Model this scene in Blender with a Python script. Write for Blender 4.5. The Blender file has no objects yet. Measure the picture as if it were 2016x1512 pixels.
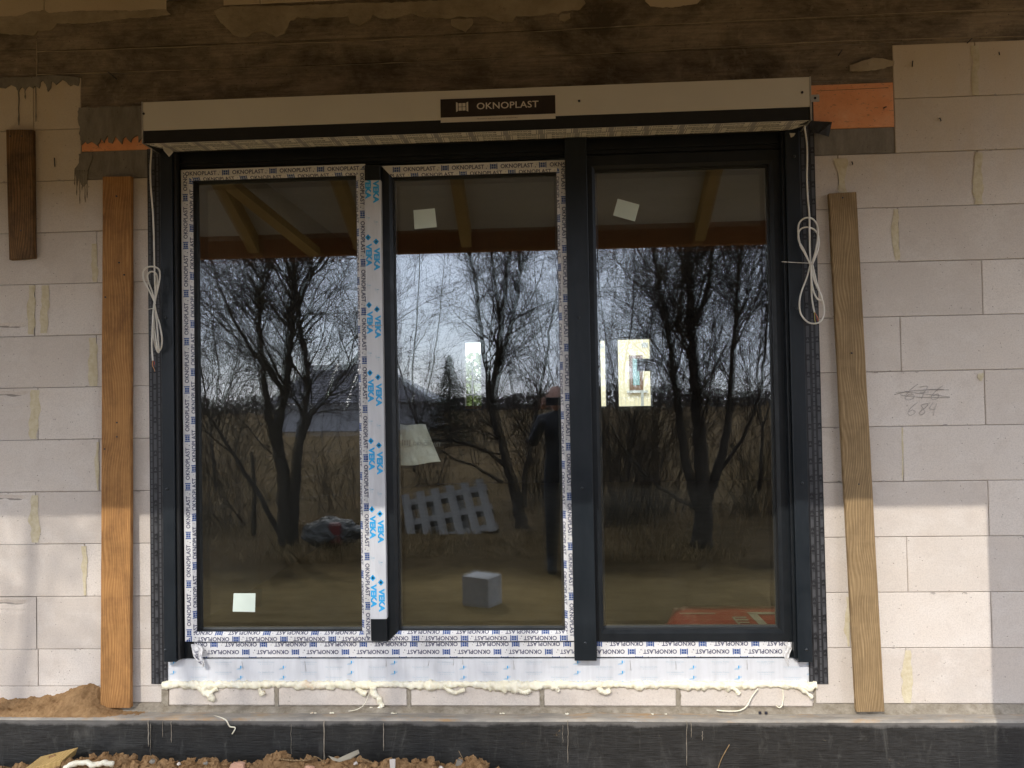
import bpy, bmesh, math, random
from mathutils import Vector, Matrix, noise, Quaternion
random.seed(7)
R = math.radians
sc = bpy.context.scene
C = sc.collection
D = 3.522; ZC = 1.58; F = 1550.8          # camera distance from the wall, height, focal length in photo pixels
# ---------------------------------------------------------------- camera
RX = Vector((0.998508, 0.0516538, -0.0177127)); DN = Vector((-0.0187822, 0.0202929, -0.9996176)); FW = Vector((-0.0512746, 0.9984589, 0.0212328))
cam = bpy.data.objects.new('camera', bpy.data.cameras.new('camera')); C.objects.link(cam)
m = Matrix.Identity(4)
for i in range(3):
    m[i][0] = RX[i]; m[i][1] = -DN[i]; m[i][2] = -FW[i]
m[0][3], m[1][3], m[2][3] = 0, -D, ZC
cam.matrix_world = m
cam.data.sensor_width = 36; cam.data.lens = F / 2016 * 36
cam.data.clip_start = 0.05; cam.data.clip_end = 2000
sc.camera = cam
# ---------------------------------------------------------------- light
EL, AZ = 38.4, 21.8                       # sun height, and its angle to the left of the wall's normal
sun = bpy.data.objects.new('sun', bpy.data.lights.new('sun', 'SUN')); C.objects.link(sun)
sdir = Vector((-math.sin(R(AZ)) * math.cos(R(EL)), -math.cos(R(AZ)) * math.cos(R(EL)), math.sin(R(EL))))
sun.rotation_euler = sdir.to_track_quat('Z', 'Y').to_euler()
sun.data.energy = 2.0; sun.data.angle = R(0.55); sun.data.color = (1, .95, .87)
w = bpy.data.worlds.new('World'); sc.world = w; w.use_nodes = True
nt = w.node_tree
bg = nt.nodes['Background']; sky = nt.nodes.new('ShaderNodeTexSky'); sky.sky_type = 'NISHITA'; sky.sun_disc = False
sky.sun_elevation = R(EL); sky.sun_rotation = R(180 + AZ); sky.dust_density = 0.5; sky.air_density = 1.0
# thin high haze over the blue: the sky in the panes is pale
tcw = nt.nodes.new('ShaderNodeTexCoord'); mpw = nt.nodes.new('ShaderNodeMapping'); mpw.inputs['Scale'].default_value = (1, 1, 4); nzw = nt.nodes.new('ShaderNodeTexNoise'); nzw.inputs['Scale'].default_value = 1.6; nzw.inputs['Detail'].default_value = 5
rpw = nt.nodes.new('ShaderNodeMapRange'); rpw.inputs[1].default_value = .35; rpw.inputs[2].default_value = .65; rpw.inputs[3].default_value = .62; rpw.inputs[4].default_value = .92; mxw = nt.nodes.new('ShaderNodeMix'); mxw.data_type = 'RGBA'
nt.links.new(tcw.outputs['Generated'], mpw.inputs[0]); nt.links.new(mpw.outputs[0], nzw.inputs['Vector']); nt.links.new(nzw.outputs[0], rpw.inputs[0]); nt.links.new(rpw.outputs[0], mxw.inputs[0])
nt.links.new(sky.outputs[0], mxw.inputs[6]); mxw.inputs[7].default_value = (13.2, 14.0, 16.2, 1); nt.links.new(mxw.outputs[2], bg.inputs[0]); bg.inputs[1].default_value = 0.15
sc.view_settings.view_transform = 'Standard'; sc.view_settings.look = 'None'
sc.view_settings.exposure = 0.66; sc.view_settings.gamma = 1
sc.render.engine = 'CYCLES'
sc.cycles.max_bounces = 10; sc.cycles.transparent_max_bounces = 12; sc.cycles.glossy_bounces = 4

# ---------------------------------------------------------------- helpers
def at(px, py, y=0.0):                    # photo pixel -> point on the plane at depth y
    v = RX * ((px - 1008) / F) + DN * ((py - 756) / F) + FW
    t = (D + y) / v.y
    return Vector((v.x * t, y, ZC + v.z * t))
def mir(px, py, l):                       # what the glass mirrors at pixel, l metres in front of the wall
    p = at(px, py, l + .09); return Vector((p.x, -l, p.z))

def link(o, parent=None):
    C.objects.link(o)
    if parent is not None: o.parent = parent
    return o
def tag(o, label=None, cat=None, group=None, kind=None):
    if label: o['label'] = label
    if cat: o['category'] = cat
    if group: o['group'] = group
    if kind: o['kind'] = kind
    return o
def thing(name, label, cat, loc=(0, 0, 0), group=None):
    o = bpy.data.objects.new(name, None); C.objects.link(o); o.location = loc
    o.empty_display_size = .1
    return tag(o, label, cat, group)

class MB:                                  # mesh builder, several materials, optional face tint attribute
    def __init__(s): s.v = []; s.f = []; s.m = []; s.c = []; s.sm = []
    def add(s, vs, fs, mat=0, c=.5, smooth=False):
        n = len(s.v); s.v.extend([tuple(q) for q in vs])
        for f in fs: s.f.append(tuple(i + n for i in f)); s.m.append(mat); s.c.append(c); s.sm.append(smooth)
    def box(s, x0, x1, y0, y1, z0, z1, mat=0, c=.5):
        vs = [(x0,y0,z0),(x1,y0,z0),(x1,y1,z0),(x0,y1,z0),(x0,y0,z1),(x1,y0,z1),(x1,y1,z1),(x0,y1,z1)]
        s.add(vs, [(0,3,2,1),(4,5,6,7),(0,1,5,4),(1,2,6,5),(2,3,7,6),(3,0,4,7)], mat, c)
    def bbox(s, x0, x1, y0, y1, z0, z1, b=.003, mat=0, c=.5):     # front-bevelled box (front is -y)
        vs = [(x0,y0+b,z0),(x1,y0+b,z0),(x1,y1,z0),(x0,y1,z0),(x0,y0+b,z1),(x1,y0+b,z1),(x1,y1,z1),(x0,y1,z1),
              (x0+b,y0,z0+b),(x1-b,y0,z0+b),(x1-b,y0,z1-b),(x0+b,y0,z1-b)]
        s.add(vs, [(0,3,2,1),(4,5,6,7),(1,2,6,5),(2,3,7,6),(3,0,4,7),(8,9,10,11),(0,1,9,8),(1,5,10,9),(5,4,11,10),(4,0,8,11)], mat, c)
    def tube(s, pts, rads, n=6, mat=0, c=.5, cap=True, smooth=True):
        pts = [Vector(p) for p in pts]
        if not hasattr(rads, '__len__'): rads = [rads] * len(pts)
        t0 = (pts[1] - pts[0]).normalized()
        u = t0.orthogonal().normalized(); vs = []; fs = []
        for i, p in enumerate(pts):
            t = (pts[min(i+1, len(pts)-1)] - pts[max(i-1, 0)])
            if t.length < 1e-9: t = t0
            t.normalize(); u = (u - t * u.dot(t)); 
            if u.length < 1e-6: u = t.orthogonal()
            u.normalize(); w_ = t.cross(u)
            for k in range(n):
                a = 2 * math.pi * k / n
                vs.append(p + (u * math.cos(a) + w_ * math.sin(a)) * rads[i])
        for i in range(len(pts) - 1):
            for k in range(n):
                a = i*n+k; b = i*n+(k+1) % n
                fs.append((a, b, b+n, a+n))
        if cap: fs.append(tuple(range(n-1, -1, -1))); fs.append(tuple(range((len(pts)-1)*n, len(pts)*n)))
        s.add(vs, fs, mat, c, smooth)
    def ring(s, rects, mat=0, c=.5):       # rects: (x0,x1,z0,z1,y) joined one to the next
        n0 = [[(a,y,c_),(b,y,c_),(b,y,d),(a,y,d)] for a,b,c_,d,y in rects]
        vs = [q for r in n0 for q in r]; fs = []
        for i in range(len(rects)-1):
            for k in range(4):
                a = i*4+k; b = i*4+(k+1) % 4; fs.append((a, b, b+4, a+4))
        s.add(vs, fs, mat, c)
    def prism(s, pts, y0, y1, mat=0, c=.5): # polygon in xz, front y0 back y1
        n = len(pts); vs = [(x, y0, z) for x, z in pts] + [(x, y1, z) for x, z in pts]
        fs = [tuple(range(n))] + [(i, i+n, (i+1) % n+n, (i+1) % n) for i in range(n)]
        s.add(vs, fs, mat, c)
    def build(s, name, mats, parent=None, bevel=0):
        me = bpy.data.meshes.new(name); me.from_pydata(s.v, [], s.f)
        if not isinstance(mats, (list, tuple)): mats = [mats]
        for q in mats: me.materials.append(q)
        me.polygons.foreach_set('material_index', s.m); me.polygons.foreach_set('use_smooth', s.sm)
        at_ = me.attributes.new('tint', 'FLOAT', 'FACE'); at_.data.foreach_set('value', s.c)
        me.update()
        o = link(bpy.data.objects.new(name, me), parent)
        if bevel:
            b = o.modifiers.new('b', 'BEVEL'); b.width = bevel; b.segments = 2; b.limit_method = 'ANGLE'
        return o
def smooth_path(pts, k=6):                # Catmull-Rom
    pts = [Vector(p) for p in pts]; out = []
    for i in range(len(pts)-1):
        p0 = pts[max(i-1,0)]; p1 = pts[i]; p2 = pts[i+1]; p3 = pts[min(i+2,len(pts)-1)]
        for j in range(k):
            t = j/k
            out.append(.5*((2*p1)+(-p0+p2)*t+(2*p0-5*p1+4*p2-p3)*t*t+(-p0+3*p1-3*p2+p3)*t**3))
    out.append(pts[-1]); return out

# ---------------------------------------------------------------- materials
class N:
    def __init__(s, name):
        s.m = bpy.data.materials.new(name); s.m.use_nodes = True; s.t = s.m.node_tree
        s.b = s.t.nodes['Principled BSDF']; s.out = s.t.nodes['Material Output']
        s.co = s.t.nodes.new('ShaderNodeTexCoord').outputs['Object']
    def n(s, typ, **kw):
        nd = s.t.nodes.new('ShaderNode' + typ)
        for k, v in kw.items():
            if k in nd.inputs: 
                if isinstance(v, bpy.types.NodeSocket): s.t.links.new(v, nd.inputs[k])
                else: nd.inputs[k].default_value = v
            else: setattr(nd, k, v)
        return nd
    def L(s, a, b): s.t.links.new(a, b)
    def map(s, scale=(1,1,1), rot=(0,0,0), loc=(0,0,0)):
        nd = s.n('Mapping'); s.L(s.co, nd.inputs[0]); nd.inputs['Scale'].default_value = scale; nd.inputs['Rotation'].default_value = rot; nd.inputs['Location'].default_value = loc
        return nd.outputs[0]
    def noise(s, scale, detail=5, rough=.6, vec=None, dist=0):
        nd = s.n('TexNoise', Scale=scale, Detail=detail, Roughness=rough, Distortion=dist); s.L(vec or s.co, nd.inputs['Vector']); return nd.outputs['Fac']
    def vor(s, scale, vec=None, feature='F1'):
        nd = s.n('TexVoronoi', Scale=scale, feature=feature); s.L(vec or s.co, nd.inputs['Vector']); return nd.outputs['Distance']
    def ramp(s, fac, *stops):
        nd = s.n('ValToRGB'); s.L(fac, nd.inputs[0]); e = nd.color_ramp.elements
        while len(e) < len(stops): e.new(.5)
        for i, (p, c) in enumerate(stops):
            e[i].position = p; e[i].color = (c, c, c, 1) if not hasattr(c, '__len__') else (*c, 1)
        return nd.outputs[0]
    def mix(s, fac, a, b, typ='MIX'):
        nd = s.n('Mix', data_type='RGBA', blend_type=typ)
        for sock, v in ((nd.inputs[0], fac), (nd.inputs[6], a), (nd.inputs[7], b)):
            if isinstance(v, bpy.types.NodeSocket): s.L(v, sock)
            elif hasattr(v, '__len__'): sock.default_value = (*v, 1)
            else: sock.default_value = v if sock is nd.inputs[0] else (v, v, v, 1)
        return nd.outputs[2]
    def math(s, op, a, b=0.):
        nd = s.n('Math', operation=op)
        for i, v in enumerate((a, b)):
            if isinstance(v, bpy.types.NodeSocket): s.L(v, nd.inputs[i])
            else: nd.inputs[i].default_value = v
        return nd.outputs[0]
    def tint(s): return s.n('Attribute', attribute_name='tint').outputs['Fac']
    def col(s, v):
        if isinstance(v, bpy.types.NodeSocket): s.L(v, s.b.inputs['Base Color'])
        else: s.b.inputs['Base Color'].default_value = (*v, 1)
        return s
    def rough(s, v):
        if isinstance(v, bpy.types.NodeSocket): s.L(v, s.b.inputs['Roughness'])
        else: s.b.inputs['Roughness'].default_value = v
        return s
    def spec(s, v): s.b.inputs['Specular IOR Level'].default_value = v; return s
    def metal(s, v): s.b.inputs['Metallic'].default_value = v; return s
    def bump(s, h, strength=.3, dist=.01):
        nd = s.n('Bump', Strength=strength, Distance=dist); s.L(h, nd.inputs['Height']); s.L(nd.outputs[0], s.b.inputs['Normal']); return s

def plain(name, c, r=.6, var=.12, sc_=25, b=.15, spec=.4, metal=0, bd=.004):
    q = N(name); f = q.noise(sc_, 6)
    q.col(q.mix(q.ramp(f, (.3, 0), (.7, 1)), [k*(1-var) for k in c], [min(1, k*(1+var)) for k in c])).rough(r).spec(spec).metal(metal)
    if b: q.bump(q.noise(sc_*6, 4), b, bd)
    return q.m
M = {}
# aerated concrete: pinkish pale blocks, pits, faint stains, each block its own tone
q = N('aerated_concrete'); t = q.tint(); big = q.noise(2.2, 6, .65); fine = q.noise(160, 4, .7)
c = q.mix(t, (.535, .475, .415), (.655, .595, .53)); c = q.mix(q.ramp(big, (.38, 0), (.72, .75)), c, (.62, .54, .455)); c = q.mix(q.ramp(q.noise(5, 7, .7, q.map((1, 1, 1.5), loc=(4, 4, 4))), (.5, 0), (.72, .6)), c, (.68, .63, .57))
c = q.mix(q.ramp(q.noise(9, 8, .7), (.52, 0), (.74, .5)), c, (.47, .40, .34))
c = q.mix(q.ramp(fine, (.34, .45), (.55, 0)), c, (.40, .35, .31))
pit = q.ramp(q.vor(34, q.map((1, 1, 1.3))), (.06, 1), (.10, 0)); pm = q.ramp(q.noise(12, 3), (.44, 0), (.52, 1)); pit = q.math('MULTIPLY', pit, pm)
c = q.mix(pit, c, (.25, .215, .18)); 
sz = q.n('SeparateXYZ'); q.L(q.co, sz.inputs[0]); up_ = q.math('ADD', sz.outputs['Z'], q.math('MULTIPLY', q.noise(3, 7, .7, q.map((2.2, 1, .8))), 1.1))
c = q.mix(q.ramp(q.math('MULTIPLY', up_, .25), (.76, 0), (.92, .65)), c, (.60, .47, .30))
strk = q.ramp(q.noise(4, 8, .75, q.map((1.6, 1, 26))), (.62, 0), (.72, .22)); c = q.mix(strk, c, (.75, .72, .7))
q.col(c).rough(.93).spec(.15)
q.bump(q.math('SUBTRACT', q.math('ADD', q.math('MULTIPLY', fine, .25), q.math('MULTIPLY', q.noise(30, 5), .4)), q.math('MULTIPLY', pit, 1.2)), .5, .004); M['aac'] = q.m
q = N('block_adhesive'); q.col(q.mix(q.ramp(q.noise(40, 6), (.35, 0), (.65, 1)), (.50, .42, .27), (.60, .53, .37))).rough(.9).bump(q.noise(120, 5), .5, .004); M['glue'] = q.m
M['nick'] = plain('chipped_edge', (.40, .355, .31), .95, .2, 60, .4)
q = N('dark_joint_mortar'); q.col((.27, .235, .20)).rough(.95); M['joint'] = q.m  # dark mortar backing, set back in the gaps between blocks
# poured concrete with wet stains and grain of the shuttering boards
q = N('cast_concrete'); n1 = q.noise(2.6, 9, .75, q.map((.9, 1, 1.7)), .25); n2 = q.noise(22, 8, .75, q.map((.22, 1, 4.0))); n3 = q.noise(9, 5)
c = q.mix(q.ramp(n1, (.38, 0), (.62, 1)), (.10, .078, .054), (.38, .305, .22)); c = q.mix(q.ramp(n2, (.4, 0), (.7, .5)), c, (.055, .040, .028))
c = q.mix(q.ramp(q.noise(7, 7, .7, q.map((1.6, 1, 1.1), loc=(3, 0, 1))), (.56, 0), (.72, .55)), c, (.42, .35, .26))
c = q.mix(q.ramp(q.vor(30), (.06, .8), (.09, 0)), c, (.05, .04, .03))
c = q.mix(q.ramp(q.noise(60, 6, .8), (.62, 0), (.72, .5)), c, (.30, .24, .18))
q.col(c).rough(.88).spec(.25).bump(q.math('ADD', n2, q.math('MULTIPLY', q.noise(70, 6, .8), .6)), .6, .006); M['conc'] = q.m
q = N('grey_concrete'); c = q.mix(q.ramp(q.noise(8, 8, .7, q.map((2.2, 1, .7))), (.35, 0), (.68, 1)), (.15, .13, .10), (.26, .235, .195))
c = q.mix(q.ramp(q.vor(26), (.05, .8), (.08, 0)), c, (.05, .045, .035))
q.col(c).rough(.9).bump(q.noise(60, 7, .75), .6, .006); M['conc2'] = q.m
q = N('plaster_smear'); c = q.mix(q.ramp(q.noise(5, 7, .65), (.35, 0), (.68, 1)), (.28, .225, .15), (.46, .38, .27)); c = q.mix(q.ramp(q.noise(35, 6, .7), (.58, 0), (.72, .5)), c, (.13, .10, .07))
q.col(c).rough(.9).bump(q.noise(18, 7, .6, q.map((1, 1, 2))), .6, .012); M['plaster'] = q.m
q = N('orange_foam_board'); c = q.mix(q.ramp(q.noise(14, 6), (.35, 0), (.7, 1)), (.75, .30, .12), (.84, .37, .17)); c = q.mix(q.ramp(q.noise(6, 7, .75), (.45, 0), (.7, .5)), c, (.84, .50, .32)); c = q.mix(q.ramp(q.noise(45, 6, .7, q.map((1, 1, 2))), (.58, 0), (.66, .8)), c, (.32, .17, .09))
q.col(c).rough(.7).bump(q.noise(90, 4), .3, .003); M['orange'] = q.m
# anthracite window profiles
q = N('anthracite_profile'); q.col(q.mix(q.ramp(q.noise(7, 7, .7), (.42, 0), (.75, .6)), (.007, .0095, .012), (.020, .022, .024))).rough(q.ramp(q.noise(30, 5), (.3, .30), (.7, .5))).spec(.30).bump(q.noise(700, 2), .10, .001); M['anth'] = q.m
q = N('anthracite_aluminium'); q.col(q.mix(q.ramp(q.noise(5, 6, .7, q.map((3, 1, .6))), (.42, 0), (.8, .6)), (.008, .012, .016), (.021, .026, .031))).rough(q.ramp(q.noise(9, 6, .7), (.3, .28), (.7, .48))).spec(.36).bump(q.noise(500, 2), .06, .001); M['rail'] = q.m
M['black'] = plain('black_rubber', (.012, .012, .012), .55, .2, 30, .1)
q = N('white_protective_film'); c = q.mix(q.ramp(q.noise(6, 6, .7, q.map((1, 1, .4))), (.45, 0), (.8, .5)), (.72, .71, .70), (.60, .57, .52))
c = q.mix(q.ramp(q.noise(70, 5, .8), (.68, 0), (.75, .5)), c, (.42, .38, .33)); q.col(c).rough(.30).spec(.5).bump(q.noise(16, 4, .5), .12, .004); M['film'] = q.m
q = N('white_profile_film'); c = q.mix(q.ramp(q.noise(9, 6, .7, q.map((3, 1, .3))), (.45, 0), (.75, .6)), (.62, .63, .65), (.46, .46, .47)); q.col(c).rough(.25).spec(.5).bump(q.noise(12, 4, .5, q.map((3, 1, .5))), .2, .005); M['film2'] = q.m
M['ink'] = plain('dark_blue_print', (.055, .058, .115), .4, .2, 40, 0)
M['inkblue'] = plain('logo_blue_print', (.035, .085, .26), .4, .2, 40, 0)
M['cyan'] = plain('bright_blue_print', (.03, .36, .70), .4, .1, 40, 0)
M['pale_ink'] = plain('pale_grey_blue_print', (.33, .45, .52), .4, .1, 40, 0)
M['inkgrey'] = plain('grey_print', (.36, .34, .33), .5, .1, 40, 0)
M['inkblack'] = plain('black_print', (.02, .018, .018), .5, .1, 40, 0)
q = N('painted_box_cover'); q.col(q.mix(q.ramp(q.noise(3, 5), (.35, 0), (.7, 1)), (.64, .60, .53), (.68, .64, .56))).rough(.42).spec(.5).bump(q.noise(900, 2), .05, .001); M['box'] = q.m
M['dark_label'] = plain('dark_label', (.028, .018, .015), .4, .2, 12, .05)
M['label_white'] = plain('label_white', (.68, .62, .55), .45, .06, 12, .02)
q = N('cream_film'); q.col(q.mix(q.ramp(q.noise(8, 5), (.4, 0), (.75, .5)), (.76, .72, .62), (.62, .58, .48))).rough(.35).bump(q.noise(25, 4), .3, .005); M['bfilm'] = q.m
q = N('sealing_tape'); q.col(q.mix(q.ramp(q.noise(15, 5), (.4, 0), (.7, 1)), (.012, .012, .013), (.028, .028, .03))).rough(.5).spec(.35).bump(q.noise(14, 5, .6, q.map((4, 1, .8))), .6, .008); M['tape'] = q.m
M['tapeprint'] = plain('grey_tape_print', (.062, .062, .066), .5, .15, 30, 0)
def wood(name, a, b_, dark, sc_=1., knots=True, stain=.3):
    q = N(name); ad = q.n('VectorMath', operation='ADD')
    nz = q.n('TexNoise', Scale=2.6 * sc_, Detail=2, Roughness=.5); q.L(q.map((1.4, 1.4, .42)), nz.inputs['Vector'])
    sub = q.n('VectorMath', operation='SCALE'); q.L(nz.outputs['Color'], sub.inputs[0]); sub.inputs['Scale'].default_value = .20
    q.L(sub.outputs[0], ad.inputs[0]); q.L(q.map((1, 1, .10)), ad.inputs[1])
    wv = q.n('TexWave', Scale=26 * sc_, Distortion=2.2, Detail=3, wave_type='BANDS', bands_direction='X'); wv.inputs['Detail Scale'].default_value = 1.2
    q.L(ad.outputs[0], wv.inputs['Vector']); g = wv.outputs['Fac']
    fine = q.noise(220, 4, .6, q.map((1, 1, .03)))
    c = q.mix(g, a, b_); c = q.mix(q.ramp(fine, (.42, .45), (.62, 0)), c, [k*.72 for k in a])
    c = q.mix(q.ramp(q.noise(7, 7, .7, q.map((1.4, 1, .7))), (.45, 0), (.74, stain)), c, dark)
    if knots: c = q.mix(q.ramp(q.vor(6, q.map((1, 1, .55))), (.045, .85), (.085, 0)), c, dark)
    c = q.mix(q.ramp(q.noise(3, 5, .6, q.map((.2, .2, 2.2))), (.5, 0), (.56, .14)), c, b_)
    q.col(c).rough(.78).spec(.25).bump(q.math('ADD', q.math('MULTIPLY', g, .3), fine), .35, .003); M[name] = q.m
wood('orange_pine', (.33, .155, .050), (.47, .245, .085), (.11, .05, .02), 1.0, stain=.75)
wood('weathered_oak', (.23, .15, .07), (.36, .25, .13), (.11, .07, .035), 1.15, stain=.6)
wood('dirty_pine', (.13, .072, .028), (.24, .135, .058), (.012, .008, .005), 1.0, stain=1.)
wood('rafter_wood', (.42, .28, .10), (.56, .38, .15), (.25, .15, .05), 1.)
wood('fascia_wood', (.33, .14, .05), (.44, .20, .075), (.18, .07, .03), .8, stain=.3)
wood('grey_wood', (.17, .16, .145), (.26, .245, .22), (.09, .085, .08), 1.)
q = N('roof_lining'); c = q.mix(q.ramp(q.noise(2, 5, .6, q.map((.5, 3, 1))), (.3, 0), (.7, 1)), (.52, .49, .45), (.64, .61, .57)); q.col(c).rough(.6).bump(q.noise(5, 3, .5, q.map((.6, 6, 1))), .3, .01); M['lining'] = q.m
q = N('bitumen_coat'); brush = q.noise(26, 7, .7, q.map((.5, 1, 7))); vs = q.noise(9, 9, .8, q.map((2.2, 1, .45)), 1.2)
c = q.mix(q.ramp(brush, (.35, 0), (.7, 1)), (.010, .010, .009), (.032, .031, .028)); c = q.mix(q.ramp(vs, (.54, 0), (.78, .55)), c, (.13, .125, .11))
c = q.mix(q.ramp(q.noise(4, 6, .7, loc_ if False else q.map((1, 1, 1.6), loc=(5, 0, 0))), (.52, 0), (.72, .45)), c, (.075, .072, .066))
c = q.mix(q.ramp(q.noise(48, 6, .8), (.68, 0), (.73, .8)), c, (.34, .27, .17)); c = q.mix(q.ramp(q.noise(10, 8, .85, q.map((1, 1, 1), loc=(2, 0, 7))), (.66, 0), (.72, .8)), c, (.36, .24, .11))
sep = q.n('SeparateXYZ'); q.L(q.co, sep.inputs[0]); wob = q.math('ADD', sep.outputs['Z'], q.math('MULTIPLY', q.noise(5, 6, .7), .07))
c = q.mix(q.ramp(wob, (.218, 0), (.232, .75)), c, (.17, .16, .145))
q.col(c).rough(q.ramp(brush, (.3, .35), (.7, .6))).spec(.45).bump(brush, .5, .004); M['bitumen'] = q.m
q = N('ledge_membrane'); c = q.mix(q.ramp(q.noise(5, 7, .7, q.map((1, 4, 1))), (.4, 0), (.62, 1)), (.23, .21, .18), (.36, .32, .26)); c = q.mix(q.ramp(q.noise(4, 7, .75, q.map((1, 3, 1), loc=(1, 4, 0))), (.52, 0), (.66, .85)), c, (.40, .24, .10))
c = q.mix(q.ramp(q.noise(60, 5, .8), (.66, 0), (.72, .8)), c, (.6, .55, .45)); q.col(c).rough(.75).bump(q.noise(30, 6, .7), .6, .006); M['ledge'] = q.m
q = N('mortar_bed'); q.col(q.mix(q.ramp(q.noise(22, 7, .75), (.35, 0), (.68, 1)), (.20, .165, .115), (.38, .335, .265))).rough(.95).bump(q.noise(70, 7, .8), .9, .008); M['mortar'] = q.m
q = N('clay_soil'); c = q.mix(q.ramp(q.noise(14, 8, .75), (.32, 0), (.7, 1)), (.20, .11, .048), (.44, .275, .135)); c = q.mix(q.ramp(q.noise(90, 5, .8), (.62, 0), (.72, .6)), c, (.5, .36, .22)); q.col(c).rough(.97).spec(.1).bump(q.noise(90, 8, .8), 1., .01); M['soil'] = q.m
q = N('dry_grass_ground'); c = q.mix(q.ramp(q.noise(1.2, 9, .75), (.38, 0), (.65, 1)), (.085, .056, .024), (.16, .105, .048)); c = q.mix(q.ramp(q.noise(26, 8, .8, q.map((.4, 1, 1))), (.42, 0), (.68, .7)), c, (.05, .04, .02)); c = q.mix(q.ramp(q.noise(.35, 5, .6), (.5, 0), (.72, .6)), c, (.17, .10, .042))
sg_ = q.n('SeparateXYZ'); q.L(q.co, sg_.inputs[0]); nr_ = q.math('ADD', q.math('MULTIPLY', sg_.outputs['Y'], -.2), q.math('MULTIPLY', q.noise(.9, 6, .7), .35)); bare = q.mix(q.ramp(q.noise(7, 9, .75, q.map((.35, 1.6, 1))), (.3, 0), (.7, 1)), (.27, .185, .075), (.46, .33, .145))
c = q.mix(q.ramp(nr_, (.80, 0), (.98, 1)), bare, c)
q.col(c).rough(1).spec(.05).bump(q.noise(40, 8, .8, q.map((.4, 1, 1))), 1., .05); M['ground'] = q.m
q = N('expanding_foam'); c = q.mix(q.ramp(q.noise(20, 6), (.35, 0), (.7, 1)), (.76, .70, .52), (.80, .76, .62)); c = q.mix(q.ramp(q.noise(5, 6, .7), (.62, 0), (.74, .7)), c, (.62, .37, .16)); q.col(c).rough(.5).spec(.4).bump(q.noise(90, 4), .25, .004)
q.b.inputs['Subsurface Weight'].default_value = .15; q.b.inputs['Subsurface Radius'].default_value = (.01, .008, .005); M['foam'] = q.m
M['cable'] = plain('white_cable_sheath', (.74, .71, .64), .4, .05, 20, .03)
M['red'] = plain('red_wire', (.45, .04, .03), .4, .1); M['copper'] = plain('copper_wire', (.6, .3, .12), .35, .1, metal=.8); M['blackw'] = plain('black_wire', (.02, .02, .03), .4, .1); M['yellow'] = plain('yellow_green_wire', (.6, .5, .08), .4, .1)
M['steel'] = plain('galvanised_steel', (.5, .49, .47), .4, .1, 60, .1, metal=.7)
M['screw'] = plain('dark_screw_head', (.05, .055, .06), .3, .1, metal=.6)
M['paper'] = plain('pale_paper', (.60, .68, .60), .5, .04, 9, .05)
M['bark'] = None
q = N('tree_bark'); c = q.mix(q.ramp(q.noise(18, 7, .7, q.map((1, 1, .3))), (.35, 0), (.7, 1)), (.024, .020, .016), (.065, .055, .045)); q.col(c).rough(.95).spec(.1).bump(q.noise(60, 6, .7, q.map((1, 1, .3))), .7, .01); M['bark'] = q.m
M['twig'] = plain('twig_bark', (.034, .026, .020), .9, .25, 8, 0, .1)
M['pencil'] = plain('pencil_line', (.33, .30, .28), .6, .1, 50, 0)
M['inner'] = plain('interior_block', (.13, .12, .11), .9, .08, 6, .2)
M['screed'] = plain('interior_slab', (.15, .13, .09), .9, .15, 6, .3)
M['cream'] = plain('cream_render', (.60, .56, .40), .9, .03, 30, .2)
M['brown'] = plain('brown_window_frame', (.13, .075, .04), .5, .1)
M['glassdark'] = plain('far_window_glass', (.20, .33, .34), .06, .05, 2, 0, .8)
M['leaf'] = plain('shrub_green', (.10, .14, .03), .8, .4, 9, 0)
M['needle'] = plain('spruce_needles', (.018, .030, .018), .9, .3, 9, 0, .1)
M['rooftile'] = plain('dark_roof_tile', (.20, .19, .20), .22, .2, 3, .1, .5)
M['render_grey'] = plain('pale_house_render', (.26, .255, .265), .9, .06, 3, .2)
M['skin'] = plain('skin', (.30, .165, .12), .5, .08, 30, .1); M['cloth'] = plain('black_jacket_cloth', (.012, .012, .014), .85, .3, 40, .4); M['jeans'] = plain('dark_trouser_cloth', (.014, .017, .024), .85, .3, 40, .4)
M['phone'] = plain('phone_body', (.02, .02, .022), .2, .1, 20, 0)
M['redfilm'] = plain('red_printed_wrap', (.27, .022, .014), .35, .12, 5, .3, bd=.02); M['whitefilm'] = plain('pale_printed_wrap', (.34, .31, .24), .4, .06, 8, .1)
M['farwood'] = plain('far_bare_wood', (.085, .075, .07), 1, .3, .2, 0, .05)
M['greymetal'] = plain('grey_painted_metal', (.36, .38, .36), .5, .06)
# glazing: partly mirror, partly clear
def glass(name, base, tint_):
    q = N(name); q.t.nodes.remove(q.b)
    fr = q.n('LayerWeight', Blend=.5); fac = q.math('ADD', q.math('MULTIPLY', q.math('POWER', fr.outputs['Facing'], 5.), .8), base+.045)
    gl = q.n('BsdfGlossy', Roughness=0.0); gl.inputs['Color'].default_value = (.90, .95, 1, 1)
    tr = q.n('BsdfTransparent'); tr.inputs['Color'].default_value = (*tint_, 1)
    mx = q.n('MixShader'); q.L(fac, mx.inputs[0]); q.L(tr.outputs[0], mx.inputs[1]); q.L(gl.outputs[0], mx.inputs[2]); du = q.n('BsdfDiffuse'); du.inputs['Color'].default_value = (.8, .78, .72, 1); m2 = q.n('MixShader')
    q.L(q.ramp(q.math('ADD', q.math('MULTIPLY', q.noise(3.5, 8, .75, q.map((1, 1, .6))), .8), q.math('MULTIPLY', q.noise(240, 3, .7), .2)), (.46, .0004), (.66, .005)), m2.inputs[0]); q.L(mx.outputs[0], m2.inputs[1]); q.L(du.outputs[0], m2.inputs[2]); q.L(m2.outputs[0], q.out.inputs[0])
    return q.m
M['glass'] = glass('window_glass', .125, (.93, .955, .93)); M['glass2'] = glass('inner_window_glass', .045, (.93, .95, .91))
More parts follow.
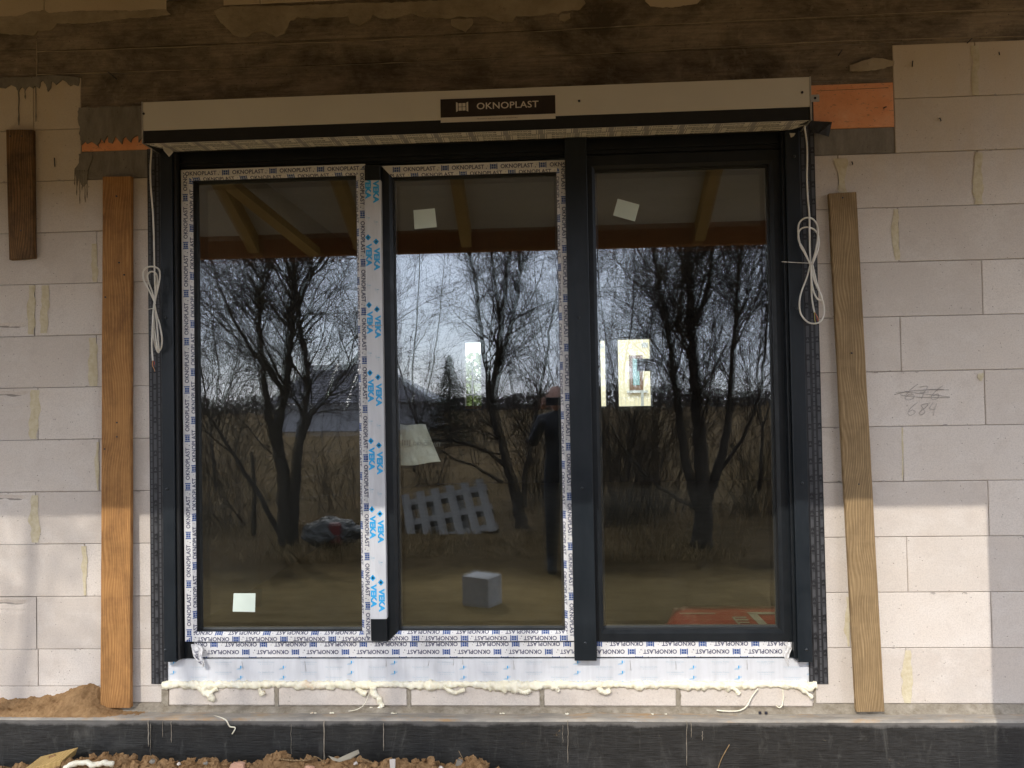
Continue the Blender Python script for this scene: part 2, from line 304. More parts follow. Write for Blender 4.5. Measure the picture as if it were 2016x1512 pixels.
q = N('clear_plastic_bag'); q.b.inputs['Alpha'].default_value = .93; q.col((.86, .84, .78)).rough(.4).bump(q.noise(9, 5, .6), .8, .02); M['bag'] = q.m

# ---------------------------------------------------------------- lettering
_tc = {}
def text_tris(s, bold=.0):
    if (s, bold) in _tc: return _tc[(s, bold)]
    cu = bpy.data.curves.new('t', 'FONT'); cu.body = s; cu.size = 1; cu.resolution_u = 3; cu.offset = bold; cu.space_character = 1.04
    o = bpy.data.objects.new('t', cu); C.objects.link(o); dg = bpy.context.evaluated_depsgraph_get(); dg.update()
    me = bpy.data.meshes.new_from_object(o.evaluated_get(dg))
    vs = [v.co.to_2d() for v in me.vertices]; me.calc_loop_triangles(); tr = [[tuple(vs[i]) for i in t.vertices] for t in me.loop_triangles]
    x0 = min(p[0] for t in tr for p in t); x1 = max(p[0] for t in tr for p in t); y0 = min(p[1] for t in tr for p in t); y1 = max(p[1] for t in tr for p in t)
    tr = [[((p[0]-x0)/(y1-y0), (p[1]-y0)/(y1-y0)) for p in t] for t in tr]
    wd = (x1-x0)/(y1-y0)
    bpy.data.objects.remove(o); bpy.data.curves.remove(cu); bpy.data.meshes.remove(me)
    _tc[(s, bold)] = (tr, wd); return tr, wd
def txt(s, x, y, h, wd=None, mat=1, bold=.0):         # polygons of a word at x,y with cap height h, total width wd
    tr, w0 = text_tris(s, bold); kx = (wd/w0) if wd else h
    return [([(x+p[0]*kx, y+p[1]*h) for p in t], mat) for t in tr]
def rect(x0, y0, x1, y1, mat): return ([(x0,y0),(x1,y0),(x1,y1),(x0,y1)], mat)
def logo(x, y, h, mat=2):                              # window with two open leaves; width about 1.3 h
    w_ = h*1.32; o = []
    o.append(([(x,y-.04*h),(x+.15*w_,y+.06*h),(x+.15*w_,y+.94*h),(x,y+1.04*h)], mat)); o.append(([(x+w_*.85,y+.06*h),(x+w_,y-.04*h),(x+w_,y+1.04*h),(x+.85*w_,y+.94*h)], mat))
    for i in range(2):
        for j in range(2):
            a = x+w_*(.21+.31*i); b = y+h*(.09+.43*j); o.append(rect(a, b, a+.26*w_, b+.38*h, mat))
    return o
def clip(poly, pa, pb):                                # keep left of pa->pb
    out = []
    for i in range(len(poly)):
        a = poly[i]; b = poly[(i+1) % len(poly)]
        da = (pb[0]-pa[0])*(a[1]-pa[1])-(pb[1]-pa[1])*(a[0]-pa[0]); db = (pb[0]-pa[0])*(b[1]-pa[1])-(pb[1]-pa[1])*(b[0]-pa[0])
        if da >= 0: out.append(a)
        if da*db < 0: t = da/(da-db); out.append((a[0]+(b[0]-a[0])*t, a[1]+(b[1]-a[1])*t))
    return out
def strip(mb, S, U, sec, polys, off=.0009, base=0, flip=False):
    """film with print. S start, U reading direction, sec: [(v, offset3d, ua, ub)] from low v to high v; polys in (u,v)."""
    S = Vector(S); U = Vector(U)
    for i in range(len(sec)-1):
        v0, o0, a0, b0 = sec[i]; v1, o1, a1, b1 = sec[i+1]; o0 = Vector(o0); o1 = Vector(o1)
        V = (o1-o0).normalized(); nrm = U.cross(V).normalized()
        if nrm.y > 0 or (abs(nrm.y) < 1e-6 and nrm.z > 0): nrm = -nrm
        P = lambda u, v: S + U*u + o0 + (o1-o0)*((v-v0)/(v1-v0))
        q_ = [P(a0,v0), P(b0,v0), P(b1,v1), P(a1,v1)]; mb.add(q_, [(0,1,2,3)], base)
        e = [(a0,v0),(b0,v0),(b1,v1),(a1,v1)]
        for pl, mt in polys:
            ys = [p[1] for p in pl]; xs = [p[0] for p in pl]
            if max(ys) < v0 or min(ys) > v1 or max(xs) < min(a0,a1) or min(xs) > max(b0,b1): continue
            if not (pl[1][0]-pl[0][0])*(pl[2][1]-pl[0][1])-(pl[1][1]-pl[0][1])*(pl[2][0]-pl[0][0]) > 0: pl = pl[::-1]
            for k in range(4):
                pl = clip(pl, e[k], e[(k+1) % 4])
                if len(pl) < 3: break
            if len(pl) >= 3: mb.add([P(u,v)+nrm*off for u, v in pl], [tuple(range(len(pl)))], mt)
def okno(L, rows, per=.224, h=.0195, mat=1, lm=2):     # rows: (v of baseline, phase)
    o = []
    for v, ph in rows:
        u = -per+ph
        while u < L:
            o += logo(u+.003, v-.003, .0255, lm); o += txt('OKNOPLAST', u+.051, v, h, .147, mat, .022)
            o += txt('i', u+.2, v+.001, .006, None, mat); o.append(rect(u+.206, v-.001, u+.210, v+.004, mat)); o.append(rect(u+.212, v+.010, u+.215, v+.015, 3)); u += per
    return o
FM = lambda: [M['film'], M['ink'], M['inkblue'], M['inkgrey']]

# ================================================================ THE HOUSE
house = thing('house_wall', 'unfinished house wall of pale aerated concrete blocks under a dark concrete beam, around the window', 'wall')
Z0 = .238; H = .24
def zj(k): return Z0 + H*k
rows_l = {0:-2.38,1:-2.387,2:-2.157,3:-2.389,4:-2.085,5:-2.375,6:-2.095,7:-2.39,8:-2.09,9:-2.39,10:-2.09,11:-2.39,12:-2.1}
rows_r = {0:1.509,1:1.873,2:1.525,3:1.875,4:1.519,5:1.874,6:1.523,7:1.877,8:1.526,9:1.874,10:2.12,11:1.875,12:1.5}
mb = MB(); jt = MB(); G = .0012
def pocket(a, b, c_, d, zc):              # block with a hand grip moulded near its end
    nx, nz = 90, 44; vs = []
    for i in range(nx+1):
        for j in range(nz+1):
            x = a+(b-a)*i/nx; z = c_+(d-c_)*j/nz; u_ = abs(x+2.53)/.115; v_ = (z-zc)/.019+.12*math.sin(x*40)
            dp = 0 if u_ > 1 else .007*max(0, 1-abs(v_))**.8*(1-u_**4)*(1 if v_ > 0 else .9) + (.003*max(0, 1-(v_+1.4)**2) if v_ < 0 else 0)*(1-u_**3)
            vs.append((x, dp+.0012*noise.noise(Vector((x*25, z*25, 4)))*(1 if dp else .2), z))
    n0 = nz+1; mb.add(vs, [(i*n0+j, (i+1)*n0+j, (i+1)*n0+j+1, i*n0+j+1) for i in range(nx) for j in range(nz)], 0, random.random())
    mb.box(a, b, .02, .24, c_, d)
def course(k, x0, x1, anchor, z0=None, z1=None, step=.598):
    z0 = zj(k) if z0 is None else z0; z1 = zj(k+1) if z1 is None else z1
    js = []
    j = anchor
    while j > x0: j -= step
    while j < x1:
        if j > x0+.02 and j < x1-.02: js.append(j)
        j += step
    xs = [x0]+js+[x1]
    for a, b in zip(xs, xs[1:]):
        if (k, a < -2.6 and b > -2.45) in ((7,True),(5,True),(3,True),(1,True)):
            pocket(a+G, b-G, z0+G, z1-G, (z0+.045 if k == 7 else z1-.032)); continue
        dy = random.uniform(-.0012, .0012)
        mb.bbox(a+G, b-G, dy, .24, z0+G, z1-G, .0022, 0, random.random())
    for a in js:
        pass
for k in range(0, 12):
    x_in = -1.80 if k < 10 else -2.162
    course(k, -7, -2.6 if False else x_in, rows_l[k], z0=(.31 if k == 0 else None))
    xr = 1.10 if k < 10 else 1.523
    course(k, xr, 7, rows_r[k], z0=(None))
mb.bbox(-2.6, -1.80, 0, .24, .238, .309, .002, 0, .4)
for a, b in [(-7,-4.), (-4,-3.4), (-3.4,-2.6)]: mb.bbox(a+G, b-G, 0, .24, .238, .309, .002, 0, .5)
# row above the beam
zt = at(400, 18).z
for a, b in [(-7,-3.1),(-3.1,-2.335),(-2.332,-1.75),(-1.48,-1.31),(-1.307,-1.06),(-1.057,-.47),(-.467,.17),(.57,.75)]:
    mb.bbox(a, b, -.0045, .24, zt-.02 if a < -1.8 else zt+.012, 3.75, .002, 0, random.random())
# sill row under the window with wide mortar joints
sx = [-1.773, -1.268, -.667, -.072, .526, 1.113]
for a, b in zip(sx, sx[1:]): mb.bbox(a+.006, b-.006, -.004, .24, .224, .335, .006, 0, random.uniform(.2, .6))
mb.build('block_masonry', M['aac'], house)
b2 = MB(); b2.box(-7, -1.80, .0055, .2, .2, 3.2); b2.box(1.10, 7, .0055, .2, .2, 3.2); b2.box(-1.8, 1.15, .003, .2, .205, .330)
b2.box(-7, 7, .014, .2, 3.47, 3.7)
b2.build('joint_mortar', M['joint'], house)
# dark glue squeezed out of vertical joints
gm = MB()
def blob(path, w0, y=-.0012, mbx=None, seed=0, th=.0022, jag=.5):
    """irregular flat smear along a path of (x,z,halfwidth factor)"""
    mbx = mbx or gm; n = 26; L = []; Rr = []
    P = [Vector((p[0], p[1])) for p in path]; W = [p[2] if len(p) > 2 else 1 for p in path]
    for i in range(n+1):
        t = i/n*(len(P)-1); k = min(int(t), len(P)-2); f = t-k; p = P[k].lerp(P[k+1], f); w_ = W[k]*(1-f)+W[k+1]*f
        d = (P[k+1]-P[k]).normalized(); nn = Vector((-d.y, d.x))
        a = w0*w_*(1+jag*noise.noise(Vector((p.x*30+seed, p.y*22, seed)))*1.6); b = w0*w_*(1+jag*noise.noise(Vector((p.x*30, p.y*25+9, seed+7)))*1.6)
        L.append(p+nn*max(a, .001)); Rr.append(p-nn*max(b, .001))
    vs = [(p.x, y, p.y) for p in L]+[(p.x, y-th*.5, p.y) for p in [a.lerp(b, .5) for a, b in zip(L, Rr)]]+[(p.x, y, p.y) for p in Rr]
    m_ = n+1; fs = [(i, i+1, i+1+m_, i+m_) for i in range(n)]+[(i+m_, i+1+m_, i+1+2*m_, i+2*m_) for i in range(n)]
    mbx.add(vs, fs, 0, .5, True)
def px2(pts): return [(at(a, b).x, at(a, b).z, c) for a, b, c in pts]
for i, pth in enumerate([[(186,480,.7),(186,520,1),(188,555,.6)], [(63,562,.9),(62,610,1.2),(62,658,.8)], [(88,562,1),(88,600,1.3),(86,656,.9)], [(184,665,1.1),(184,710,1.3),(183,760,1)], [(70,768,1),(68,820,1.4),(66,864,1.2)],
        [(192,870,.4),(191,920,.6),(193,964,.3)], [(68,975,1.2),(68,1020,1.3),(68,1068,1)], [(166,1075,.6),(166,1120,.7),(168,1172,.4)],
        [(1655,312,1.6),(1656,350,1.3),(1659,380,1)], [(1926,300,.8),(1925,350,1.2),(1926,402,1.3)], [(1921,90,1),(1919,150,1.1),(1920,188,.7)], [(1764,412,1),(1762,460,.9),(1766,512,.6)],
        [(1786,1280,.7),(1787,1330,1.3),(1786,1384,1.0)], [(1670,1175,.5),(1668,1240,.7),(1671,1272,.3)], [(1776,842,.2),(1777,900,.25),(1777,945,.2)], [(1930,735,.8),(1931,742,.9),(1932,750,.3)]]):
    blob(px2(pth), .016, seed=i*3.1)
gm.build('glue_smear', M['glue'], house)
ck = MB()
for i in range(60):
    k = random.randint(0, 11); left = random.random() < .45; x = random.uniform(-2.56, -1.88) if left else random.uniform(1.19, 2.1); z = zj(k)+random.choice((-.003, .003))
    if (left and (x > -2.17 and k > 9)) or (not left and x < 1.53 and k > 9): continue
    r0 = random.uniform(.003, .009); n_ = 9; P = [(x+math.cos(a_*6.283/n_)*r0*random.uniform(.6,1.8), -.0022, z+math.sin(a_*6.283/n_)*r0*random.uniform(.3,.8)) for a_ in range(n_)]
    ck.add(P, [tuple(range(n_))])
ck.build('edge_nicks', M['nick'], house)
# ring beam of cast concrete: one band per shuttering board, each a few mm off the next
cb = MB(); 
for x0, x1, z0, z1, y in [(-7,-2.371,3.118,3.26,.004),(-7,-2.371,3.26,3.46,.001),(-2.371,7,3.247,3.46,-.002),(-2.371,7,3.131,3.247,.002),(-2.162,1.523,2.969,3.131,.0045),(-2.162,1.523,2.80,2.969,.001),(-2.371,-2.162,3.118,3.131,.004),(1.523,7,3.116,3.131,.004),(-1.80,1.15,2.76,2.80,.05)]:
    nx = max(2, int((min(x1, 3)-max(x0, -4))/.03)); xs = [x0]+[max(x0, -4)+(min(x1, 3)-max(x0, -4))*i/nx for i in range(1, nx)]+[x1]
    vs = []; e0 = []
    for x in xs:
        a = noise.noise(Vector((x*9, z0*7, 0)))*.004; b = noise.noise(Vector((x*9, z1*7, 0)))*.004
        vs += [(x, y, z0+.001+abs(a)*.5), (x, y, z1-.0015-abs(b)*.5), (x, y+.006, z0), (x, y+.006, z1)]
    fs = []
    for i in range(len(xs)-1):
        q4 = i*4; fs += [(q4, q4+4, q4+5, q4+1), (q4+2, q4+6, q4+4, q4), (q4+1, q4+5, q4+7, q4+3)]
    cb.add(vs, fs)
    cb.box(x0, x1, y+.0075, .24, z0, z1)
# thin ridges of cement paste between the boards
def ridge(pts, r=.0022):
    P = smooth_path([Vector((a, -.003, b)) for a, b in pts], 10)
    P = [p+Vector((0, 0, noise.noise(p*14)*.004)) for p in P]; cb.tube(P, [r*(.5+abs(noise.noise(p*31))*2.2) for p in P], 4, 1)
ridge([(-2.37,3.243),(-1.6,3.238),(-.87,3.232),(0,3.243),(.55,3.25),(1.3,3.254),(2.3,3.257)]); ridge([(-2.37,3.137),(-1.6,3.130),(-.87,3.125),(0,3.128),(.55,3.134),(1.3,3.142),(2.3,3.128)], .0018)
ridge([(-2.372,3.12),(-2.369,3.2),(-2.371,3.30)], .0018); ridge([(-2.16,2.97),(-1.9,2.972),(-1.79,2.974)], .0015)
cb.build('ring_beam', [M['conc'], M['plaster']], house)
pd = MB(); pd.box(-2.160,-1.80,.001,.2,2.6405,2.768); pd.box(1.15,1.521,.001,.2,2.6405,2.752); pd.build('bearing_pad', M['conc2'], house)
of = MB(); of.bbox(1.15,1.521,-.003,.1,2.755,2.951,.002); of.add([(1.19,-.0036,2.925),(1.5,-.0036,2.928),(1.5,-.0036,2.9262),(1.19,-.0036,2.9235)], [(0,1,2,3)], 1); of.build('foam_board', [M['orange'], M['inkblack']], house)['label'] = 'orange foam board beside the right end of the shutter box'
of = MB(); of.bbox(-2.158,-1.80,-.002,.1,2.770,2.885,.002); of.build('foam_board', M['orange'], house)['label'] = 'ragged strip of orange foam board left of the shutter box'
# plaster and cement smears, traced at the wall plane
def smear(pts, mat, name, y=-.004, th=.003, fr=2.2, amp=.006, label=None):
    P = [(at(a, b, y).x, at(a, b, y).z) for a, b in pts]; out = []
    for i in range(len(P)):
        a = Vector(P[i]); b = Vector(P[(i+1) % len(P)]); n = max(1, int((b-a).length/.012))
        for k in range(n):
            p = a.lerp(b, k/n); e = noise.noise(Vector((p.x*45, p.y*45, 3)))*amp; f = noise.noise(Vector((p.x*45, p.y*45, 8)))*amp; out.append((p.x+e, p.y+f))
    bm = bmesh.new(); vs = [bm.verts.new((x, y-th, z)) for x, z in out]; f = bm.faces.new(vs)
    r = bmesh.ops.extrude_face_region(bm, geom=[f]); ex = [v for v in r['geom'] if isinstance(v, bmesh.types.BMVert)]
    for v in ex: v.co.y += th+.004
    bmesh.ops.triangulate(bm, faces=bm.faces[:]); bmesh.ops.recalc_face_normals(bm, faces=bm.faces[:])
    me = bpy.data.meshes.new(name); bm.to_mesh(me); bm.free(); me.materials.append(mat); o = link(bpy.data.objects.new(name, me), house)
    if label: o['label'] = label
    return o
K = .34722
def cr(ox, oy, *p): return [(ox+a*K, oy+b*K) for a, b in p]
smear(cr(0,0,(-60,97),(95,95),(175,70),(255,58),(280,75),(480,62),(800,62),(940,55),(965,85),(900,92),(800,100),(680,110),(520,130),(400,135),(325,135),(300,170),(215,180),(198,198),(-60,188)), M['plaster'], 'plaster_smear', -.003)
smear(cr(0,0,(1215,62),(1265,42),(1700,30),(2040,18),(2300,14),(2300,12-0),(2700,-5),(3300,-18),(3320,20),(3290,55),(3190,62),(3165,80),(3130,72),(3020,92),(2925,92),(2905,128),(2830,124),(2760,92),(2600,98),(2540,106),(2380,95),(2330,75),(2240,105),(2160,105),(2115,85),(2100,110),(2040,148),(1985,130),(1975,92),(1850,100),(1780,105),(1690,96),(1650,120),(1612,190),(1570,210),(1500,180),(1460,178),(1390,212),(1330,202),(1290,165),(1240,115)), M['plaster'], 'plaster_smear', -.005)
smear(cr(660,0,(655,112),(780,108),(780,145),(735,178),(690,160),(660,145)), M['plaster'], 'plaster_smear', -.005)
smear(cr(660,0,(1270,85),(1330,75),(1335,105),(1300,122),(1270,115)), M['plaster'], 'plaster_smear', -.006)
smear(cr(1316,0,(1030,372),(1090,350),(1160,325),(1280,345),(1275,372),(1170,398),(1080,405),(1030,400)), M['plaster'], 'plaster_smear', -.004, .002)
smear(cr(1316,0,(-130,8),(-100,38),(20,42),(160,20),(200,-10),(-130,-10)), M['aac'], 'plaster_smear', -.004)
smear(cr(0,0,(443,610),(810,600),(812,770),(790,800),(778,764),(760,772),(745,806),(728,790),(712,776),(700,786),(690,812),(672,800),(655,778),(646,790),(640,815),(622,806),(604,774),(590,812),(575,790),(560,822),(552,838),(535,818),(520,800),(500,812),(480,806),(462,822),(446,700)), M['conc2'], 'cement_smear', -.006, .003, amp=.012)
# cement drips over the pale blocks on the left
dr = MB()
def drip(px, y0, y1, w_=.005, mbx=None, yy=-.002):
    a = at(px, y0); b = at(px+random.uniform(-1,1), y1); n = 8
    P = [a.lerp(b, i/n)+Vector((noise.noise(Vector((px, i*.7, 0)))*.003, yy, 0)) for i in range(n+1)]
    (mbx or dr).tube(P, [w_*(1-.6*i/n)*.6+(.4*w_ if i == n-1 else 0) for i in range(n+1)], 5)
drip(38, 160, 247, .006); drip(50, 160, 195, .005); drip(95, 155, 180, .008); drip(71, 160, 240, .004)
for x, y1 in [(152,385),(157,402),(162,375),(167,398),(172,390),(148,365)]: drip(x, 335, y1, .003)
dr.build('cement_drip', M['conc2'], house)
smear(cr(0,0,(-80,440),(205,436),(300,425),(450,440),(452,470),(440,490),(415,478),(400,492),(380,470),(350,452),(330,470),(318,482),(296,462),(286,500),(272,518),(262,480),(245,455),(232,470),(222,500),(200,488),(185,500),(160,488),(140,510),(122,495),(104,522),(92,492),(60,482),(30,500),(-80,490)), M['conc2'], 'cement_smear', -.003, .0025)
smear(cr(0,0,(447,870),(520,868),(525,905),(500,960),(495,1040),(470,1060),(445,1010),(438,1050),(425,960),(450,920)), M['conc2'], 'cement_smear', -.001, .001)
# pencilled figures
pn = MB()
def pen(lines, ox, oy, y=-.0022):
    for l in lines:
        P = smooth_path([at(ox+a*K, oy+b*K, y) for a, b in l], 5); pn.tube(P, .00095, 3)
pen([[(1415,795),(1370,830),(1342,870),(1355,885),(1385,878),(1392,860),(1370,852),(1348,868)], [(1425,812),(1470,808),(1448,845),(1435,880)],[(1425,845),(1475,840)], [(1555,805),(1515,835),(1490,870),(1505,884),(1530,872),(1530,852),(1500,862)],
     [(1280,855),(1400,832),(1590,828)], [(1300,840),(1400,845),(1595,868)], [(1320,860),(1440,870),(1595,872)], [(1340,838),(1480,826),(1560,825)],
     [(1412,900),(1375,930),(1358,960),(1375,972),(1400,955),(1385,942),(1365,952)], [(1468,905),(1435,915),(1445,935),(1455,955),(1430,972),(1425,955),(1450,935),(1470,915),(1466,903)], [(1500,900),(1480,935),(1515,938)], [(1522,905),(1508,940),(1502,975)]], 1316, 480)
pn.build('pencilled_number', M['pencil'], house)['label'] = 'pencilled 676 struck out with 684 below it'
# nails, chips
for a, b, c_, d_ in [(212,141,230,156),(107,311,108,328),(1797,120,1796,131),(1904,85,1914,75),(1650,110,1658,98),(1739,213,1745,210),(1677,318,1679,324),(1850,232,1853,238),(1967,102,1968,108)]:
    p = at(a, b, -.004); p2 = at(c_, d_, -.006); nl = MB(); nl.tube([p, p2], .0022, 5); nl.build('nail', M['blackw'], house)
# plinth: ledge with membrane and bitumen face; mortar bed under the blocks
lg = MB(); n = 240; vs = []
for i in range(n+1):
    x = -7+14*i/n; z = .211+noise.noise(Vector((x*2, 0, 0)))*.003
    vs += [(x, .1, z-.004), (x, -.03, z-.003), (x, -.09, z+.001), (x, -.118, z+.002), (x, -.122, z-.006)]
fs = []
for i in range(n):
    for k in range(4): fs.append((i*5+k, (i+1)*5+k, (i+1)*5+k+1, i*5+k+1))
lg.add(vs, fs, 0, .5, True); lg.build('ledge', M['ledge'], house)
pl = MB(); n = 300; vs = []; zs = [.206, .19, .14, .09, .04, -.01, -.1, -.4]
for i in range(n+1):
    x = -7+14*i/n
    for z in zs: vs.append((x, -.120+noise.noise(Vector((x*4, z*5, 0)))*.004, z))
fs = [(i*8+k, (i+1)*8+k, (i+1)*8+k+1, i*8+k+1) for i in range(n) for k in range(7)]
pl.add(vs, fs, 0, .5, True)
def runs(px, y0, y1, w_):
    a = at(px, y0, -.126); b = at(px, y1, -.126); nn = 10; P = [a.lerp(b, i/nn)+Vector((noise.noise(Vector((px, i*.5, 2)))*.004, .001, 0)) for i in range(nn+1)]
    pl.tube(P, [w_*(.5+.5*abs(noise.noise(Vector((px, i*1.3, 5))))) for i in range(nn+1)], 5, 1)
runs(638, 1420, 1500, .006); runs(337, 1420, 1462, .0022); runs(320, 1420, 1452, .002); runs(1118, 1418, 1502, .0025); runs(1108, 1428, 1462, .0015); runs(1352, 1420, 1508, .0022); runs(1361, 1420, 1452, .002); runs(296, 1425, 1500, .0018); runs(292, 1418, 1470, .004); runs(755, 1424, 1478, .003); runs(573, 1426, 1490, .0012); runs(1383, 1440, 1458, .002)
pl.build('plinth_face', [M['bitumen'], M['mortar']], house)
mo = MB(); n = 500; vs = []
for i in range(n+1):
    x = -5+10*i/n; a = noise.noise(Vector((x*8, 0, 0))); b = noise.noise(Vector((x*25, 4, 0)))
    d = .012+.010*a+.006*b; inw = -1.79 < x < 1.12; zt_ = (.226 if inw else .239)+.004*b
    vs += [(x, .02, zt_), (x, -.004-.4*abs(d), zt_-.004), (x, -.008-d*.9, .222), (x, -.022-1.4*d, .2115), (x, -.03-1.5*d, .203)]
fs = [(i*5+k, (i+1)*5+k, (i+1)*5+k+1, i*5+k+1) for i in range(n) for k in range(4)]
mo.add(vs, fs, 0, .5, True)
for j in sx[1:-1]:
    vs = [];  n = 12
    for i in range(n+1):
        z = .215+.115*i/n; w1 = .009+.006*noise.noise(Vector((j, z*60, 0))); w2 = .009+.007*noise.noise(Vector((j, z*60, 9)))
        vs += [(j-w1, -.0045, z), (j, -.0075-.003*noise.noise(Vector((j, z*40, 3))), z), (j+w2, -.0045, z)]
    mo.add(vs, [(i*3+k, i*3+k+1, i*3+k+4, i*3+k+3) for i in range(n) for k in range(2)], 0, .5, True)
mo.box(-1.80, -1.768, -.003, .1, .215, .318); mo.box(1.110, 1.121, -.002, .1, .215, .318)
mo.build('mortar_bed', M['mortar'], house)

# ---------------------------------------------------------------- room behind the window
FZ = .332
rm = MB()
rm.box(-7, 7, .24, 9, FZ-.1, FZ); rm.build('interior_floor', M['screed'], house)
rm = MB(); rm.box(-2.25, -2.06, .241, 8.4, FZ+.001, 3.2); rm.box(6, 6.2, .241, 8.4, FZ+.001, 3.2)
# back wall with openings
yb = 8.4
op = []
def opening(x0, x1, y0, y1):
    a = at(x0, y0, yb); b = at(x1, y1, yb); return (a.x, b.x, b.z, a.z)
o1 = opening(913, 948, 673, 805); o2 = opening(1140, 1195, 670, 800); o3 = opening(1216, 1285, 667, 799)
xs = [-2.06, o1[0], o1[1], o2[0], o2[1], o3[0], o3[1], 6]
for i in (0, 2, 4, 6): rm.box(xs[i], xs[i+1], yb, yb+.24, FZ+.001, 3.2)
for o_ in (o1, o2, o3): rm.box(o_[0]+.001, o_[1]-.001, yb, yb+.24, FZ+.001, o_[2]); rm.box(o_[0]+.001, o_[1]-.001, yb, yb+.24, o_[3], 3.2)
a = at(1255, 707, 8.3); b = at(1288, 730, 8.3); rm.box(a.x, b.x, 8.2, 8.395, b.z, a.z)
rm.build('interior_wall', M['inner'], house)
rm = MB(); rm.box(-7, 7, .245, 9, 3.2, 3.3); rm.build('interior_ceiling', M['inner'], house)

# ================================================================ WINDOW
win = thing('triple_window', 'large dark grey three-part window, the two left leaves edged with printed white film', 'window')
XL, XR, ZB, ZT = -1.735, 1.045, .433, 2.745
fb = MB()
fb.ring([(XL-.045,XR+.045,ZB-.001,ZT+.01,.09),(XL-.045,XR+.045,ZB-.001,ZT+.01,.012),(-1.695,1.033,.506,2.682,.012),(-1.695,1.033,.506,2.682,.020),(-1.68,1.02,.515,2.672,.020),(-1.68,1.02,.515,2.672,.09)])
fb.box(.085, .165, .018, .088, .51, 2.68)
fb.box(XL-.03, XR+.03, .004, .0115, 2.700, 2.712)
fb.build('frame', M['anth'], win)
# printed film on the bottom rail of the frame
def frame_film(xa, xb, ph):
    f = MB(); L = xb-xa
    strip(f, (xb, .011, .503), (-1,0,0), [(0,(0,.004,.004),0,L),(.008,(0,0,0),0,L),(.074,(0,0,-.066),0,L)], okno(L, [(.006, ph), (.0405, ph+.082), (.073, ph+.05)], .229))
    f.build('protective_film', FM(), win)['label'] = 'printed white film on the bottom rail of the frame'
frame_film(-1.652, .093, .03); frame_film(.175, 1.008, .12)
# base profile in pale film with small blue print
bp = MB()
bp.box(-1.783, 1.096, .002, .09, .332, .4315, 0)
pr = []; L = 2.879; u = .02; i = 0
while u < L:
    z0 = (.0, .018, -.012)[i % 3]*1.0
    for r_ in range(3):
        v = .078-.045*r_-(.022 if i % 2 else 0)*1.0
        if i % 5 in (0, 3):
            pr += [([(u,v),(u+.018,v),(u+.018,v+.005),(u+.008,v+.003)], 3), rect(u+.017, v+.001, u+.022, v+.014, 2), rect(u+.024, v+.006, u+.031, v+.0072, 1), rect(u+.024, v+.011, u+.032, v+.012, 1)]
            pr += [rect(u, v-.0035, u+.02, v-.0025, 1)]
        elif i % 5 in (1, 4):
            pr += txt('The Quality Profile', u, v+.004, .0062, .075, 3); pr += [rect(u+.012+.008*j, v-.002, u+.015+.008*j, v, 3) for j in range(7)]
        else: pr += txt('Das Qualitätsprofil', u, v+.004, .0062, .075, 3); pr += [rect(u+.012+.008*j, v-.002, u+.015+.008*j, v, 3) for j in range(7)]
    u += .115 if i % 5 in (1,) else .098; i += 1
strip(bp, (-1.783, .0, .333), (1,0,0), [(0,(0,0,0),0,L),(.0965,(0,0,.0965),0,L)], pr, .0006)
# creases and seams in the film, thin grey scratch marks
for px, y0, y1 in [(845,1300,1312),(893,1298,1310),(910,1298,1308),(760,1298,1312),(1010,1300,1318),(600,1302,1322),(1240,1300,1320),(1330,1302,1318),(476,1302,1318),(1470,1300,1318)]:
    a = at(px, y0, -.001); b = at(px+random.uniform(-3,3), y1, -.001); bp.tube([a, a.lerp(b,.5)+Vector((.001,0,0)), b], .0009, 3, 4)
bp.build('base_profile', [M['film2'], M['cyan'], M['cyan'], M['pale_ink'], M['inkgrey']], win)

